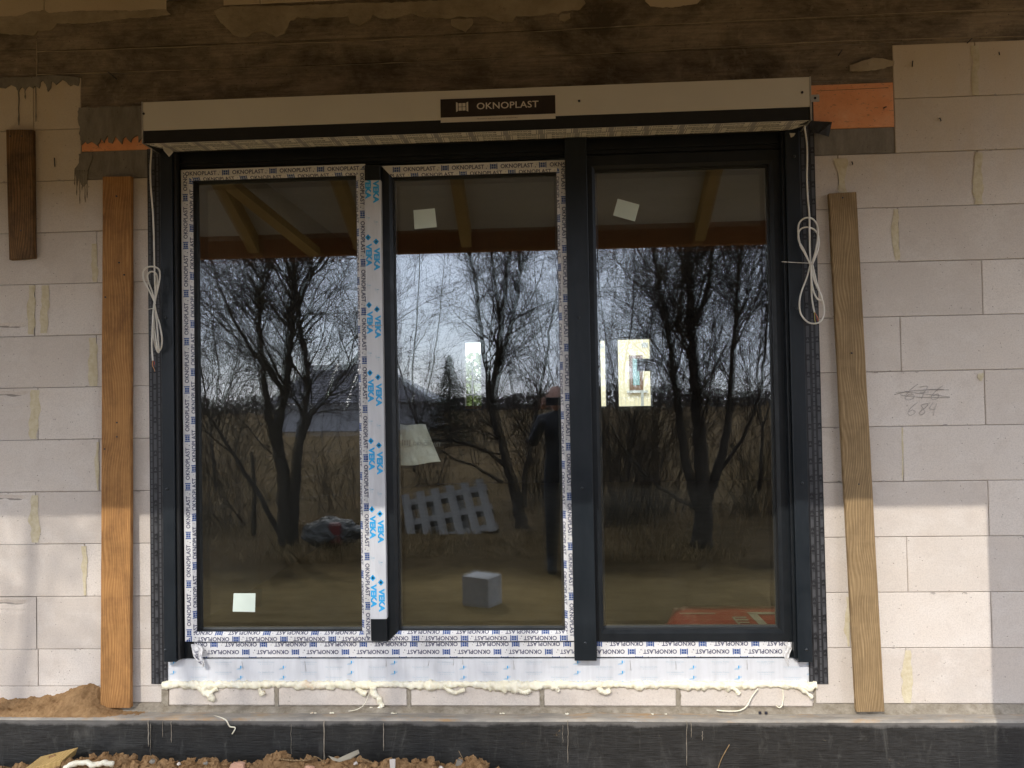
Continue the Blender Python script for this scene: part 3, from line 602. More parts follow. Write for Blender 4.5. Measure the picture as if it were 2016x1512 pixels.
def sash(x0, x1, z0, z1, i0, i1, j0, j1, label, tilt, films):
    """outer rect x0..z1, inner rect i0,i1,j0,j1"""
    s = MB(); bv = .013
    s.ring([(x0,x1,z0,z1,.03),(x0,x1,z0,z1,.002),(x0+.002,x1-.002,z0+.002,z1-.002,0),(i0-bv,i1+bv,j0-bv,j1+bv,0),(i0,i1,j0,j1,.013),(i0,i1,j0,j1,.016)])
    so = s.build('sash', M['anth'], win); so['label'] = label
    g = MB(); g.ring([(i0,i1,j0,j1,.016),(i0+.001,i1-.001,j0+.001,j1-.001,.045),(i0+.012,i1-.012,j0+.012,j1-.012,.052)]); g.build('glazing_bead', M['black'], so)
    gp = MB(); gp.add([(i0-.005,.0452,j0-.005),(i1+.005,.0452,j0-.005),(i1+.005,.0452,j1+.005),(i0-.005,.0452,j1+.005)], [(0,1,2,3)])
    cx, cz = (i0+i1)/2, (j0+j1)/2
    gp.build('pane', M['glass'], so)
    g2 = MB(); tx, tz = tilt
    g2.add([(x, .089+(x-cx)*tx+(z-cz)*tz, z) for x, z in ((i0-.004,j0-.004),(i1+.004,j0-.004),(i1+.004,j1+.004),(i0-.004,j1+.004))], [(0,1,2,3)]); g2.build('pane', M['glass2'], so)
    # film strips: v runs from the glass outward over the bevel and the flat
    e = .0008
    def fl(side, ph, a0=0., b0=0., rows=None, wl=None):
        f = MB(); W1 = .0184
        wd = {'L': i0-bv-x0, 'R': x1-i1-bv, 'T': z1-j1-bv, 'B': j0-bv-z0}[side]
        if side in 'TB': Ln = x1-x0
        else: Ln = z1-z0
        A = {'L': (i0-x0), 'R': (x1-i1), 'T': (z1-j1), 'B': (j0-z0)}
        if side == 'T': S = (x0, 0, j1); U = (1,0,0); o = Vector((0,0,1)); lo, hi = A['L'], A['R']
        if side == 'L': S = (i0, 0, z0); U = (0,0,1); o = Vector((-1,0,0)); lo, hi = A['B'], A['T']
        if side == 'R': S = (i1, 0, z1); U = (0,0,-1); o = Vector((1,0,0)); lo, hi = A['T'], A['B']
        if side == 'B': S = (x1, 0, j0); U = (-1,0,0); o = Vector((0,0,-1)); lo, hi = A['R'], A['L']
        if a0: lo_o = a0
        Y = Vector((0,1,0)); wt = wd+bv
        sec = [(0, Y*(.013-e), lo, Ln-hi), (W1, o*bv-Y*e, lo-bv+a0, Ln-hi+bv-b0), (W1+wd, o*(bv+wd)-Y*e, a0, Ln-b0)]
        strip(f, S, U, sec, okno(Ln, rows or [(-.003, ph), (.026, ph+.14)], .221), .0006)
        f.build('protective_film', FM(), so)['label'] = 'printed white film on the %s rail' % {'T':'top','L':'left','R':'right','B':'bottom'}[side]
    for a in films: fl(**a)
    return so
sash(-1.689, -.831, .512, 2.668, -1.639, -.877, .553, 2.62, 'left leaf edged all round with printed white film', (.0002, .0036),
     [dict(side='T', ph=.05), dict(side='L', ph=.10), dict(side='R', ph=.07), dict(side='B', ph=.02)])
sm = sash(-.757, .078, .512, 2.656, -.711, .036, .555, 2.607, 'middle leaf with a dark left rail and film on the other three', (.0042, .0006),
     [dict(side='T', ph=.13), dict(side='R', ph=.02), dict(side='B', ph=.11)])
sr = sash(.150, 1.028, .509, 2.672, .207, .979, .556, 2.612, 'right leaf of bare dark grey profile', (.0003, .0040), [])
# floating mullion with pale film printed in blue letters
v = MB(); v.bbox(-.829, -.757, -.028, .012, .522, 2.655, .003); mo_ = v.build('mullion_strip', M['anth'], win)
f = MB(); L = 1.965; pp = []
u = -.02; per = .305
while u < L:
    for vv, du in ((.003, 0), (.039, .020)):
        pp += txt('VEKA', u+du, vv, .027, .104, 2, .06); pp.append(([(u+du-.042,vv+.0105),(u+du-.027,vv-.003),(u+du-.012,vv+.0105),(u+du-.027,vv+.024)], 2)); pp.append(([(u+du-.034,vv+.0105),(u+du-.027,vv+.0045),(u+du-.020,vv+.0105),(u+du-.027,vv+.0165)], 3))
        pp += [rect(u+du-.125, vv+.002, u+du-.112, vv+.0035, 3), rect(u+du-.122, vv+.006, u+du-.108, vv+.0075, 3), rect(u+du-.118, vv+.010, u+du-.113, vv+.020, 3), rect(u+du-.11, vv+.012, u+du-.10, vv+.0135, 3)]
    u += per
strip(f, (-.8295, -.0295, 2.584), (0,0,-1), [(0,(0,0,0),0,L),(.073,(.073,0,0),0,L)], pp, .0006)
f.add([(-.757,-.0290,2.584),(-.7562,.010,2.584),(-.7562,.010,2.584-L),(-.757,-.0290,2.584-L)], [(0,1,2,3)])
f.add([(-.8295,-.0302,1.93),(-.757,-.0302,1.93),(-.757,-.0302,1.926),(-.8295,-.0302,1.926)], [(0,1,2,3)], 4)
f.build('protective_film', [M['film2'], M['ink'], M['cyan'], M['pale_ink'], M['inkgrey']], mo_)
# torn end of the frame film, hanging
tf = MB(); ru = [(378,1268),(384,1266),(392,1270),(398,1278),(404,1282),(400,1296),(403,1308),(401,1316),(396,1309),(391,1303),(386,1298),(383,1292),(377,1290),(380,1280)]
import itertools
rows_ = []
for i in range(12):
    t = i/11; cx_ = 383+16*t+2*math.sin(t*9); y_ = 1268+46*t; wd = (9, 13, 14, 14, 13, 12, 11, 10, 8, 6, 4, 1)[i]
    row = []
    for k in range(6):
        s_ = k/5-.5; row.append(at(cx_+s_*wd*1.5, y_, -.006-.022*math.sin(t*2.2)-.007*math.sin(k*2.1+t*11)))
    rows_.append(row)
tf.add([p for r_ in rows_ for p in r_], [(i*6+k, i*6+k+1, (i+1)*6+k+1, (i+1)*6+k) for i in range(11) for k in range(5)], 0, .5, False)
for k_, (i_, t_) in enumerate([(3,'T'),(4,'N'),(5,'O'),(6,'P'),(7,'L'),(8,'A')]):
    o_ = rows_[i_][2]
    tr, w0 = text_tris(t_, .006)
    for t3 in tr: tf.add([o_+Vector((.012-.016*p[1], -.009, .004-.014*p[0])) for p in t3], [(0,1,2)], 1)
tf.build('torn_film', [M['film'], M['ink']], win)['label'] = 'torn end of the printed film hanging off the frame'
tf = MB(); rows_ = []
for i in range(9):
    t = i/8; y_ = 1264+48*t; wd = (16,14,12,11,10,9,7,4,1)[i]; cx_ = 1552-2*t+2*math.sin(t*8)
    rows_.append([at(cx_+(k/4-.5)*wd, y_, .004-.006*math.sin(k*2.4+t*9)-.008*t) for k in range(5)])
tf.add([p for r_ in rows_ for p in r_], [(i*5+k, i*5+k+1, (i+1)*5+k+1, (i+1)*5+k) for i in range(8) for k in range(4)])
tf.build('torn_film', M['film'], win)['label'] = 'crumpled right end of the bottom film'

# ================================================================ ROLLER SHUTTER
rs = thing('roller_shutter', 'long beige roller shutter box above the window with three dark vertical guide rails', 'shutter')
BY = -.15
b = MB(); b.box(-1.787, 1.112, BY, .0, 2.803, 2.930); b.build('box_cover', M['box'], rs, .0015)
b = MB(); b.box(-1.785, 1.110, BY+.003, .0, 2.747, 2.8025); b.build('shutter_slot_rail', M['black'], rs)
b = MB(); b.box(1.1125, 1.118, BY-.001, 0, 2.745, 2.931); b.build('end_cap', M['steel'], rs); b = MB(); b.box(-1.793, -1.7875, BY-.001, 0, 2.747, 2.931); b.build('end_cap', M['steel'], rs)
# underside with printed film
u = MB(); L = 2.88; pp = []
x_ = -.1; j = 0
while x_ < L:
    for r_ in range(3): pp += txt('BUILDING', x_+.014, -.001+.024*r_, .0125, .084, 1, .02)
    pp.append(rect(x_+.113, 0, x_+.136, .1, 2)); pp.append(rect(x_+.106, 0, x_+.108, .1, 1)); pp.append(rect(x_+.142, 0, x_+.144, .1, 1))
    x_ += .152
strip(u, (-1.72, -.030, 2.7448), (1,0,0), [(0,(0,0,0),.02,L-.10),(.062,(0,-.062,0),-.03,L-.05)], pp, .0006)
pp = []; x_ = -.05
while x_ < 2.9:
    for r_ in range(2): pp += txt('BUILDING', x_+.014, .006+.027*r_, .0135, .086, 1, .02)
    pp.append(rect(x_+.113, 0, x_+.136, .1, 2)); pp.append(rect(x_+.106, 0, x_+.108, .1, 1)); pp.append(rect(x_+.142, 0, x_+.144, .1, 1))
    x_ += .152
strip(u, (1.108, -.150, 2.7448), (-1,0,0), [(0,(0,0,0),0,2.89),(.054,(0,.054,0),0.03,2.86)], pp, .0006)
u.build('printed_underside', [M['bfilm'], M['inkblack'], M['inkgrey']], rs)
# curled corners of the underside film
for pts in ([at(318,281,-.10), at(342,299,-.06), at(333,309,-.10), at(322,296,-.11)], [at(1566,262,-.08), at(1554,262,-.06), at(1557,271,-.09), at(1563,268,-.09)]): cu_ = MB(); cu_.add(pts, [(0,1,2,3)]); cu_.build('film_corner', M['bfilm'], rs)
for px, py in ((1140,199),(1579,182),(283,224)):
    b = MB(); p = at(px, py, BY-.001); b.tube([p, p+Vector((0,-.003,0))], .0052, 10); b.build('rivet', M['blackw'], rs)
# label on the box
lb = MB(); e1 = at(867, 196, BY); e2 = at(1093, 188, BY)
Lw = e2.x-e1.x; zt_ = 2.892; pp = [rect(0, .022, Lw, .102, 1)]
pp2 = logo(.068, .046, .040, 2)+txt('OKNOPLAST', .158, .052, .029, .267, 2, .012); pp3 = txt('PROSIMY NIE DOCISKAĆ SKRZYNKI', .158, .009, .0055, .175, 1, .0)
strip(lb, (e1.x, BY-.001, 2.790), (1,0,0), [(0,(0,0,0),0,Lw),(.102,(0,0,.102),0,Lw)], pp+pp3, .0005)
strip(lb, (e1.x, BY-.002, 2.790), (1,0,0), [(.0221,(0,0,.0221),0,.0001),(.1,(0,0,.1),0,.0001)], [], .0005)
for pl_, mt in pp2: lb.add([(e1.x+a_, BY-.0021, 2.790+b_) for a_, b_ in pl_], [tuple(range(len(pl_)))], mt)
lb.build('box_label', [M['label_white'], M['dark_label'], M['label_white']], rs)['label'] = 'dark label with white window mark and lettering'
def rail(x0, x1, zb, name, label, extra=None):
    b = MB(); b.bbox(x0, x1, -.042, .010, zb, 2.742, .002)
    if extra: b.bbox(*extra)
    o = b.build('guide_rail', M['rail'], rs); o['label'] = label; return o
rl = rail(-1.768, -1.712, .433, 'g', 'left guide rail'); rmid = rail(.074, .170, .437, 'g', 'middle guide rail over the mullion'); rr = rail(1.037, 1.098, .430, 'g', 'right guide rail')
b = MB(); b.bbox(-1.711, -1.699, -.030, .010, .44, 2.74, .002); b.build('rail_lip', M['black'], rl); b = MB(); b.bbox(1.024, 1.0365, -.026, .010, .44, 2.74, .002); b.build('rail_lip', M['anth'], rr)
for rp, pts in ((rl, [(328,963),(325,1280),(327,625)]), (rmid, [(1140,625),(1146,961),(1152,1266)]), (rr, [(1564,308),(1569,607),(1580,951),(1588,1279)])):
    for px, py in pts:
        p = at(px, py, -.044); b = MB(); b.tube([p+Vector((0,.003,0)), p, p-Vector((0,.0025,0))], [.0062, .0060, .0035], 12); b.build('screw', M['screw'], rp)
b = MB(); b.box(1.1185, 1.168, -.10, -.096, 2.842, 2.872, 0)
for x_ in (1.130, 1.150): b.tube([(x_, -.1005, 2.857), (x_, -.1015, 2.857)], .0055, 10, 1)
b.build('fixing_bracket', [M['steel'], M['blackw']], rs, .001)

# ================================================================ SEALING TAPES
def tape(xa, xb, za, zb, label, bot, dx=0):
    t = MB(); L = zb-za; pp = []
    wdt = xb-xa; ncol = 4
    for c_ in range(ncol):
        v = .002+c_*wdt/ncol; u_ = -random.random()*.05; big = c_ % 2 == 0
        while u_ < L:
            if big:
                pp.append(([(u_,v+.002),(u_+.013,v+.008),(u_,v+.015)], 1)); pp.append(rect(u_+.018, v+.002, u_+.068, v+.015, 1)); u_ += .076
            else:
                k_ = random.uniform(.014, .03); pp.append(rect(u_, v+.003, u_+k_, v+.012, 1)); u_ += k_+.004
    strip(t, (xa, -.004, za), (0,0,1), [(0,(wdt,0,0),0,L),(wdt,(0,0,0),0,L)], pp, .0006)
    # illbruck lettering where the print can be read
    for c_ in (0, 2):
        z = za+.03
        while z < zb-.1 and z < 1.2:
            tr, w0 = text_tris('illbruck', 0)
            for t3 in tr: t.add([(xb-.004-c_*wdt/ncol-.0125+.0 if False else xb-.0035-c_*wdt/ncol-(.0115*(1-p[1])) if False else xb-.0165-c_*wdt/ncol+.011*(1-p[1])+.0015, -.0058, z+p[0]/w0*.046) for p in t3], [(0,1,2)], 0)
            z += .076
    t.box(xa+.0005, xb-.0005, -.0036, -.0010, za, zb)
    o = t.build('sealing_tape', [M['tape'], M['tapeprint']]); return tag(o, label, 'sealing tape', 'black sealing tapes beside the window')
tape(-1.846, -1.770, .322, 2.77, 'black printed sealing tape down the wall left of the window', 0)
tape(1.092, 1.174, .324, 2.90, 'black printed sealing tape down the wall right of the window, its top end folded out', 0)
t = MB(); P = [at(1598,238,-.03), at(1638,240,-.035), at(1632,269,-.02), at(1612,263,-.03), at(1598,262,-.02)]
t.add(P+[p+Vector((0,.002,0)) for p in P], [(0,1,2,3,4),(9,8,7,6,5)]+[(i, 5+i, 5+(i+1) % 5, (i+1) % 5) for i in range(5)]); 
tag(t.build('tape_scrap', M['tape']), 'stub of black tape sticking out over the orange foam board', 'tape')

# ================================================================ CABLES
def cable(name, label, lines, tails, tie, y0):
    root = thing(name, label, 'cable', at(*lines[0][0], y0), 'white motor cables hanging from the shutter box')
    org = Vector(root.location)
    s = MB()
    for j, l in enumerate(lines):
        n = len(l); P = smooth_path([at(a, b, y0+.012*math.sin(i*1.7+j*2)+.004*j) for i, (a, b) in enumerate(l)], 7)
        s.tube([p-org for p in P], .0036, 8)
    s.build('sheath', M['cable'], root)
    for l, mt in tails:
        s = MB(); s.tube([p-org for p in smooth_path([at(a, b, y0+.01) for a, b in l], 5)], .0012, 5); s.build('wire', M[mt], root)
    s = MB(); P = [at(a, b, y0-.012) for a, b in tie]; s.tube([p-org for p in P], .0014, 5); s.build('cable_tie', M['cable'], root)
c4 = lambda *p: [(a*K, 480+b*K) for a, b in p]
cable('motor_cable', 'white cable hanging coiled left of the window', [
    [(298,284),(298,300),(296,330),(297,370),(301,420),(303,470),(304,525)]+c4((878,200),(880,290),(872,360),(866,440),(862,540),(862,600),(866,662)),
    c4((876,330),(858,290),(838,250),(816,205),(812,160),(835,133),(872,130),(900,145),(907,180),(900,230),(884,300),(876,350)),
    c4((880,340),(862,270),(842,215),(838,175),(860,157),(885,170),(892,205),(886,260),(872,350)),
    c4((876,340),(888,400),(906,460),(918,530),(916,580),(905,605),(893,600),(884,540),(874,450),(870,370)),
    c4((872,350),(866,430),(870,520),(884,590),(900,615),(898,560),(892,480),(880,370))],
    [(c4((866,662),(864,690),(872,705),(878,724)), 'copper'), (c4((868,662),(876,675),(872,690)), 'red')], c4((835,372),(870,366),(884,360)), -.085)
c3 = lambda *p: [(1316+a*K, b*K) for a, b in p]; c6 = lambda *p: [(1316+a*K, 480+b*K) for a, b in p]
cable('motor_cable', 'white cable hanging in long loops right of the window, held by a cable tie', [
    c3((770,705),(778,760),(785,820),(787,900),(785,1000),(790,1120),(799,1220),(800,1320),(802,1420),(806,1490)),
    c3((806,1500),(775,1440),(748,1390),(736,1320),(742,1265),(775,1236),(815,1240),(842,1275),(848,1330),(835,1420),(812,1500)),
    c3((804,1500),(770,1420),(738,1360),(745,1305),(785,1288),(830,1305),(852,1350),(846,1420),(815,1500)),
    c6((808,105),(785,190),(755,270),(743,330),(750,395),(785,440),(825,452),(862,440),(882,395),(878,340),(862,290),(840,220),(815,110)),
    c6((812,105),(822,190),(845,250),(868,295),(866,318),(845,312),(825,275),(812,210),(808,110)),
    c6((806,105),(810,200),(812,290),(820,350),(828,388))],
    [(c6((828,388),(840,410),(846,440)), 'red'), (c6((828,388),(832,420),(844,445)), 'blackw'), (c6((828,388),(830,430),(838,458)), 'yellow'), (c6((829,388),(848,420),(850,440)), 'copper')],
    c6((642,101),(700,105),(760,108),(812,110)), -.075)

# ================================================================ PLANKS
def plank(name, label, tl, tr_, bl, br, mat, th=.024, y_top=-.001, y_bot=-.03):
    """corners given in metres on the wall (x,z); th thickness"""
    m_ = MB(); n = 24; vs = []
    for i in range(n+1):
        t = i/n; a = Vector(tl).lerp(Vector(bl), t); b = Vector(tr_).lerp(Vector(br), t); yb_ = y_top+(y_bot-y_top)*t
        e = noise.noise(Vector((a.x*3, a.y*4, 1)))*.002; f = noise.noise(Vector((b.x*3, b.y*4, 5)))*.002
        vs += [(a.x+e, yb_, a.y), (b.x+f, yb_, b.y), (b.x+f, yb_-th, b.y), (a.x+e, yb_-th, a.y)]
    c_ = Vector((vs[-1][0], 0, vs[-1][2])); org = Vector((sum(v_[0] for v_ in vs[-4:])/4, y_bot, vs[-1][2]))
    vs = [Vector(v_)-org for v_ in vs]
    fs = [(i*4+k, (i+1)*4+k, (i+1)*4+(k+1) % 4, i*4+(k+1) % 4) for i in range(n) for k in range(4)]+[(0,1,2,3), (n*4+3,n*4+2,n*4+1,n*4)]
    m_.add(vs, fs); o = m_.build(name, M[mat], None, .0025); o.location = org
    bm = bmesh.new(); bm.from_mesh(o.data); bmesh.ops.recalc_face_normals(bm, faces=bm.faces[:]); bm.to_mesh(o.data); bm.free()
    return tag(o, label, 'plank', 'planks leaning on or nailed to the wall')
P1 = plank('wooden_plank', 'long orange-brown plank standing on the ledge left of the window', (-2.046,2.643), (-1.912,2.640), (-2.056,.232), (-1.918,.232), 'orange_pine', .024, -.002, -.030)
P2 = plank('wooden_plank', 'long brown grained plank leaning askew right of the window', (1.224,2.463), (1.342,2.466), (1.268,.226), (1.386,.228), 'weathered_oak', .024, -.002, -.040)
P3 = plank('wooden_plank', 'short dirty dark plank nailed high on the wall at the far left', (-2.506,2.877), (-2.378,2.873), (-2.494,2.271), (-2.374,2.277), 'dirty_pine', .024, -.001, -.001)
def nails(pl_, pts, y):
    for px, py in pts:
        b = MB(); p = at(px, py, y)-Vector(pl_.location); b.tube([p+Vector((0,.004,0)), p-Vector((0,.0012,0))], .0035, 8); b.build('nail', M['blackw'], pl_)
nails(P1, [(229,386),(234,517),(244,541),(230,832),(230,860),(220,1071),(221,1292),(207,585),(206,884)], -.0405)
nails(P2, [(1659,389),(1677,695),(1691,953),(1709,1268)], -.047)
nails(P3, [(43,268),(41,454),(20,268)], -.0255)

# ================================================================ FOAM, SOIL, LITTER
def lumpy(path, rad, name, mat, amp=.45, fr=30, n=14, parent=None, seed=0, flat=1.):
    P = smooth_path(path, 10); Q = []; tot = 0
    m_ = MB(); 
    k_ = len(P); vs = []
    for i, p in enumerate(P):
        t = (P[min(i+1,k_-1)]-P[max(i-1,0)]).normalized(); u = t.cross(Vector((0,1,0))); u.normalize(); w_ = t.cross(u)
        r = (rad(i/(k_-1)) if callable(rad) else rad)*(1 if 0 < i < k_-1 else .15)
        for j in range(n):
            a = 2*math.pi*j/n; d = u*math.cos(a)+w_*math.sin(a)*flat; pos = p+d*r
            s_ = 1+amp*(noise.noise(pos*fr+Vector((seed,0,0)))*1.2+.6*noise.noise(pos*fr*2.4)-.15*0); vs.append(p+d*r*max(.35, s_))
    fs = [(i*n+j, i*n+(j+1) % n, (i+1)*n+(j+1) % n, (i+1)*n+j) for i in range(k_-1) for j in range(n)]
    m_.add(vs, fs, 0, .5, True); return m_
fbm = MB()
top = [(-1.790+i*.0485, -.004, .318) for i in range(61)]
prof = lambda x: .013+.007*noise.noise(Vector((x*6, 3, 0)))+.010*max(0, noise.noise(Vector((x*3.1, 9, 2))))
k_ = 520; n = 14; vs = []
for i in range(k_+1):
    x = -1.792+2.914*i/k_; r = prof(x)+.004*abs(noise.noise(Vector((x*45, 1, 5)))); zc = .332-r*.95
    for j in range(n):
        a = 2*math.pi*j/n; s_ = 1+.5*noise.noise(Vector((x*48, math.cos(a)*1.1, math.sin(a)*1.1)))+.3*noise.noise(Vector((x*110, math.cos(a)*2, math.sin(a)*2)))+.55*max(0, noise.noise(Vector((x*24, 7, 1))))+.25*noise.noise(Vector((x*210, math.cos(a)*3, math.sin(a)*3)))
        vs.append((x, -.004-math.sin(a)*r*s_*.9, zc+math.cos(a)*r*1.1*s_))
fbm.add(vs, [(i*n+j, i*n+(j+1) % n, (i+1)*n+(j+1) % n, (i+1)*n+j) for i in range(k_) for j in range(n)], 0, .5, True)
def drop(pts, r, seed):
    m_ = lumpy([at(a, b, -.014) for a, b in pts], r, '', None, .5, 45, 12, seed=seed); fbm.add(m_.v, m_.f, 0, .5, True)
drop([(395,1352),(405,1362),(415,1372),(420,1378),(412,1366),(428,1355)], lambda t: .012+.004*math.sin(t*6), 1)
drop([(385,1350),(398,1360),(412,1370)], .011, 2); drop([(510,1355),(514,1366),(520,1362)], .008, 3)
drop([(733,1352),(736,1364),(745,1374),(750,1386),(752,1392)], lambda t: .013-.003*t, 4); drop([(752,1392),(742,1396),(727,1396)], .0075, 5)
drop([(700,1356),(712,1362),(722,1366)], .011, 6); drop([(872,1352),(890,1362),(900,1364),(915,1356)], .009, 7)
drop([(1018,1356),(1032,1364),(1045,1358)], .011, 8); drop([(1095,1352),(1100,1362)], .009, 9); drop([(1175,1354),(1190,1364),(1202,1358)], .011, 10)
drop([(1440,1352),(1452,1362),(1455,1366)], .009, 11); drop([(1575,1352),(1586,1362),(1598,1374)], .010, 12); drop([(1570,1350),(1590,1356),(1602,1350)], .011, 13)
tag(fbm.build('foam_bead', M['foam']), 'lumpy cream foam bead squeezed out along the bottom of the window', 'foam')
def string(pts, y, r, label, name='foam_string', nn=6):
    m_ = MB(); P = smooth_path([at(a, b, y if not hasattr(y, '__len__') else y[i]) for i, (a, b) in enumerate(pts)], nn); m_.tube(P, r, 6)
    return tag(m_.build(name, M['foam']), label, 'foam string')
string([(374,1408),(392,1408),(415,1409),(432,1412),(445,1418),(452,1430),(463,1433),(457,1445)], [-.07,-.07,-.075,-.10,-.128,-.128,-.13,-.128], .0028, 'white foam thread dangling from the ledge over the black plinth, left of centre')
string([(686,1400),(702,1397),(716,1388),(724,1372),(730,1356)], [-.05,-.045,-.03,-.02,-.02], .0016, 'thin white thread trailing from the foam below the middle of the window')
string([(1411,1398),(1430,1400),(1455,1399),(1470,1390),(1480,1372),(1492,1356)], [-.05,-.05,-.045,-.03,-.02,-.02], .003, 'white foam strand curving from the foam down to the ledge under the right leaf')
string([(1528,1389),(1534,1393),(1540,1388),(1542,1372),(1541,1358)], [-.03,-.03,-.025,-.015,-.015], .0028, 'short white foam hook at the right end of the foam bead')
m_ = MB()
for px, py in [(614,1394),(622,1405),(652,1402),(656,1406),(773,1396),(778,1398),(1113,1397),(1118,1396),(1310,1396),(985,1400),(990,1397),(1284,1396)]:
    for k in range(3):
        p = at(px+random.uniform(-2,2), py+random.uniform(-1,1), -.06); p.z = .214+random.random()*.003; r = random.uniform(.002,.0045); m_.tube([p-Vector((r,0,0)), p, p+Vector((r,0,0))], [r*.4, r, r*.4], 6)
tag(m_.build('foam_crumbs', M['foam']), 'small white foam crumbs scattered along the ledge', 'foam crumbs', kind='stuff')
for lab, px in (('small dark nut lying on the ledge, the left one of two', 1496), ('small dark nut lying on the ledge, the right one of two', 1508)):
    p = at(px, 1400, -.05); m_ = MB(); m_.tube([(p.x, p.y, .2125), (p.x, p.y, .222)], .006, 6, smooth=False); tag(m_.build('nut', M['blackw']), lab, 'nut', 'nuts on the ledge')
# soil: mound on the ledge and the earth along the foot of the wall
def mound(x0, x1, y0, y1, hf, name, label, nx, ny, kind='stuff'):
    vs = []
    for i in range(nx+1):
        for j in range(ny+1):
            x = x0+(x1-x0)*i/nx; y = y0+(y1-y0)*j/ny; vs.append((x, y, hf(x, y)))
    m_ = MB(); m_.add(vs, [(i*(ny+1)+j, (i+1)*(ny+1)+j, (i+1)*(ny+1)+j+1, i*(ny+1)+j+1) for i in range(nx) for j in range(ny)], 0, .5, True)
    return tag(m_.build(name, M['soil']), label, 'soil', kind=kind)
def fbm_(p, o=5):
    s_ = 0; a = 1
    for k in range(o): s_ += a*noise.noise(p*(2**k)); a *= .55
    return s_
def prof_l(x):
    pts = [(-3.5,.05),(-2.9,.05),(-2.62,.045),(-2.5,.045),(-2.38,.055),(-2.27,.07),(-2.2,.10),(-2.14,.115),(-2.09,.105),(-2.05,.06),(-1.98,.012),(-1.86,.004),(-1.8,-.01),(-1.0,-.01)]
    for (a, b), (c_, d_) in zip(pts, pts[1:]):
        if x <= c_: return b+(d_-b)*max(0, (x-a)/(c_-a))
    return -.01
mound(-3.4, -1.75, -.112, .0, lambda x, y: .209+prof_l(x)*max(0, (y+.112)/.112)**.7*1.0+.010*fbm_(Vector((x*28, y*28, 1)))*min(1, prof_l(x)*30+.1)+.004*abs(noise.noise(Vector((x*110, y*110, 3))))-.002, 'soil_mound', 'brown soil heaped on the ledge beside the orange plank', 420, 34)
def clod_top(x):
    # outline of the clods seen at the very bottom of the photo: (px, py)
    pts = [(-200,1530),(0,1520),(90,1508),(120,1496),(170,1492),(200,1490),(245,1487),(262,1496),(300,1497),(345,1498),(352,1503),(385,1498),(400,1497),(430,1506),(480,1512),(512,1498),(528,1490),(545,1482),(552,1494),(600,1496),(640,1500),(680,1495),(720,1496),(745,1506),(765,1496),(800,1500),(840,1497),(852,1496),(860,1512),(885,1508),(905,1496),(920,1494),(950,1500),(968,1514),(1050,1535),(3000,1560)]
    for (a, b), (c_, d_) in zip(pts, pts[1:]):
        if x <= c_: return b+(d_-b)*(x-a)/(c_-a)
    return 1540
def hf(x, y):
    # height along the line y=-.22 follows the outline
    px = 1008+F*((Vector((x,-.22,0))-Vector((0,-D,ZC))).dot(RX))/((Vector((x,-.22,0.))-Vector((0,-D,ZC))).dot(FW))
    z = at(px, clod_top(px), -.22).z
    base = -.025
    r = math.exp(-((y+.22)/.075)**2)
    return base+(z-.008-base)*r+.016*fbm_(Vector((x*22, y*22, 2)))*(.4+r)+.009*max(0, noise.noise(Vector((x*60, y*60, 8))))
mound(-3.2, 3.2, -.7, -.118, hf, 'soil_bank', 'lumpy orange-brown clay soil along the foot of the wall', 900, 90)
m_ = MB()
for i in range(1500):
    x = random.uniform(-2.7, .1); y = random.uniform(-.30, -.15); z = hf(x, y); r = random.choice((.002,.003,.004,.006,.008,.014,.018))*random.uniform(.6,1.1)
    bm = bmesh.new(); bmesh.ops.create_icosphere(bm, subdivisions=2, radius=r)
    off = len(m_.v); vs = [v_.co+Vector((x,y,z+r*.3)) + v_.co*(noise.noise(v_.co/r*1.3+Vector((i,0,0)))*.7+noise.noise(v_.co/r*3+Vector((i,5,0)))*.35) for v_ in bm.verts]; m_.add(vs, [tuple(v_.index for v_ in f_.verts) for f_ in bm.faces], 0, .5, False); bm.free()
tag(m_.build('soil_clods', M['soil']), 'loose clods of clay soil at the foot of the black plinth', 'soil clods', kind='stuff')
for lab, px, py, r in (('small grey stone among the clods at the left', 300, 1499, .012), ('pale stone in the clay below the split wood', 700, 1503, .009), ('round grey stone in the clay near the left plank foot', 405, 1503, .010), ('white pebble of block rubble in the clay near the cement lump', 868, 1511, .009), ('pale crumb of block on the clay left of the brick shard', 352, 1504, .008)):
    bm = bmesh.new(); bmesh.ops.create_icosphere(bm, subdivisions=2, radius=r); p = at(px, py, -.26)
    for v_ in bm.verts: v_.co = v_.co*(1+.5*noise.noise(v_.co/r*1.2+Vector((px,0,0)))); v_.co.z *= .7
    me = bpy.data.meshes.new('stone'); bm.to_mesh(me); bm.free(); me.materials.append(M['conc2'] if 'grey' in lab else M['aac']); o = link(bpy.data.objects.new('stone', me)); o.location = p; tag(o, lab, 'stone', 'stones and crumbs in the clay')
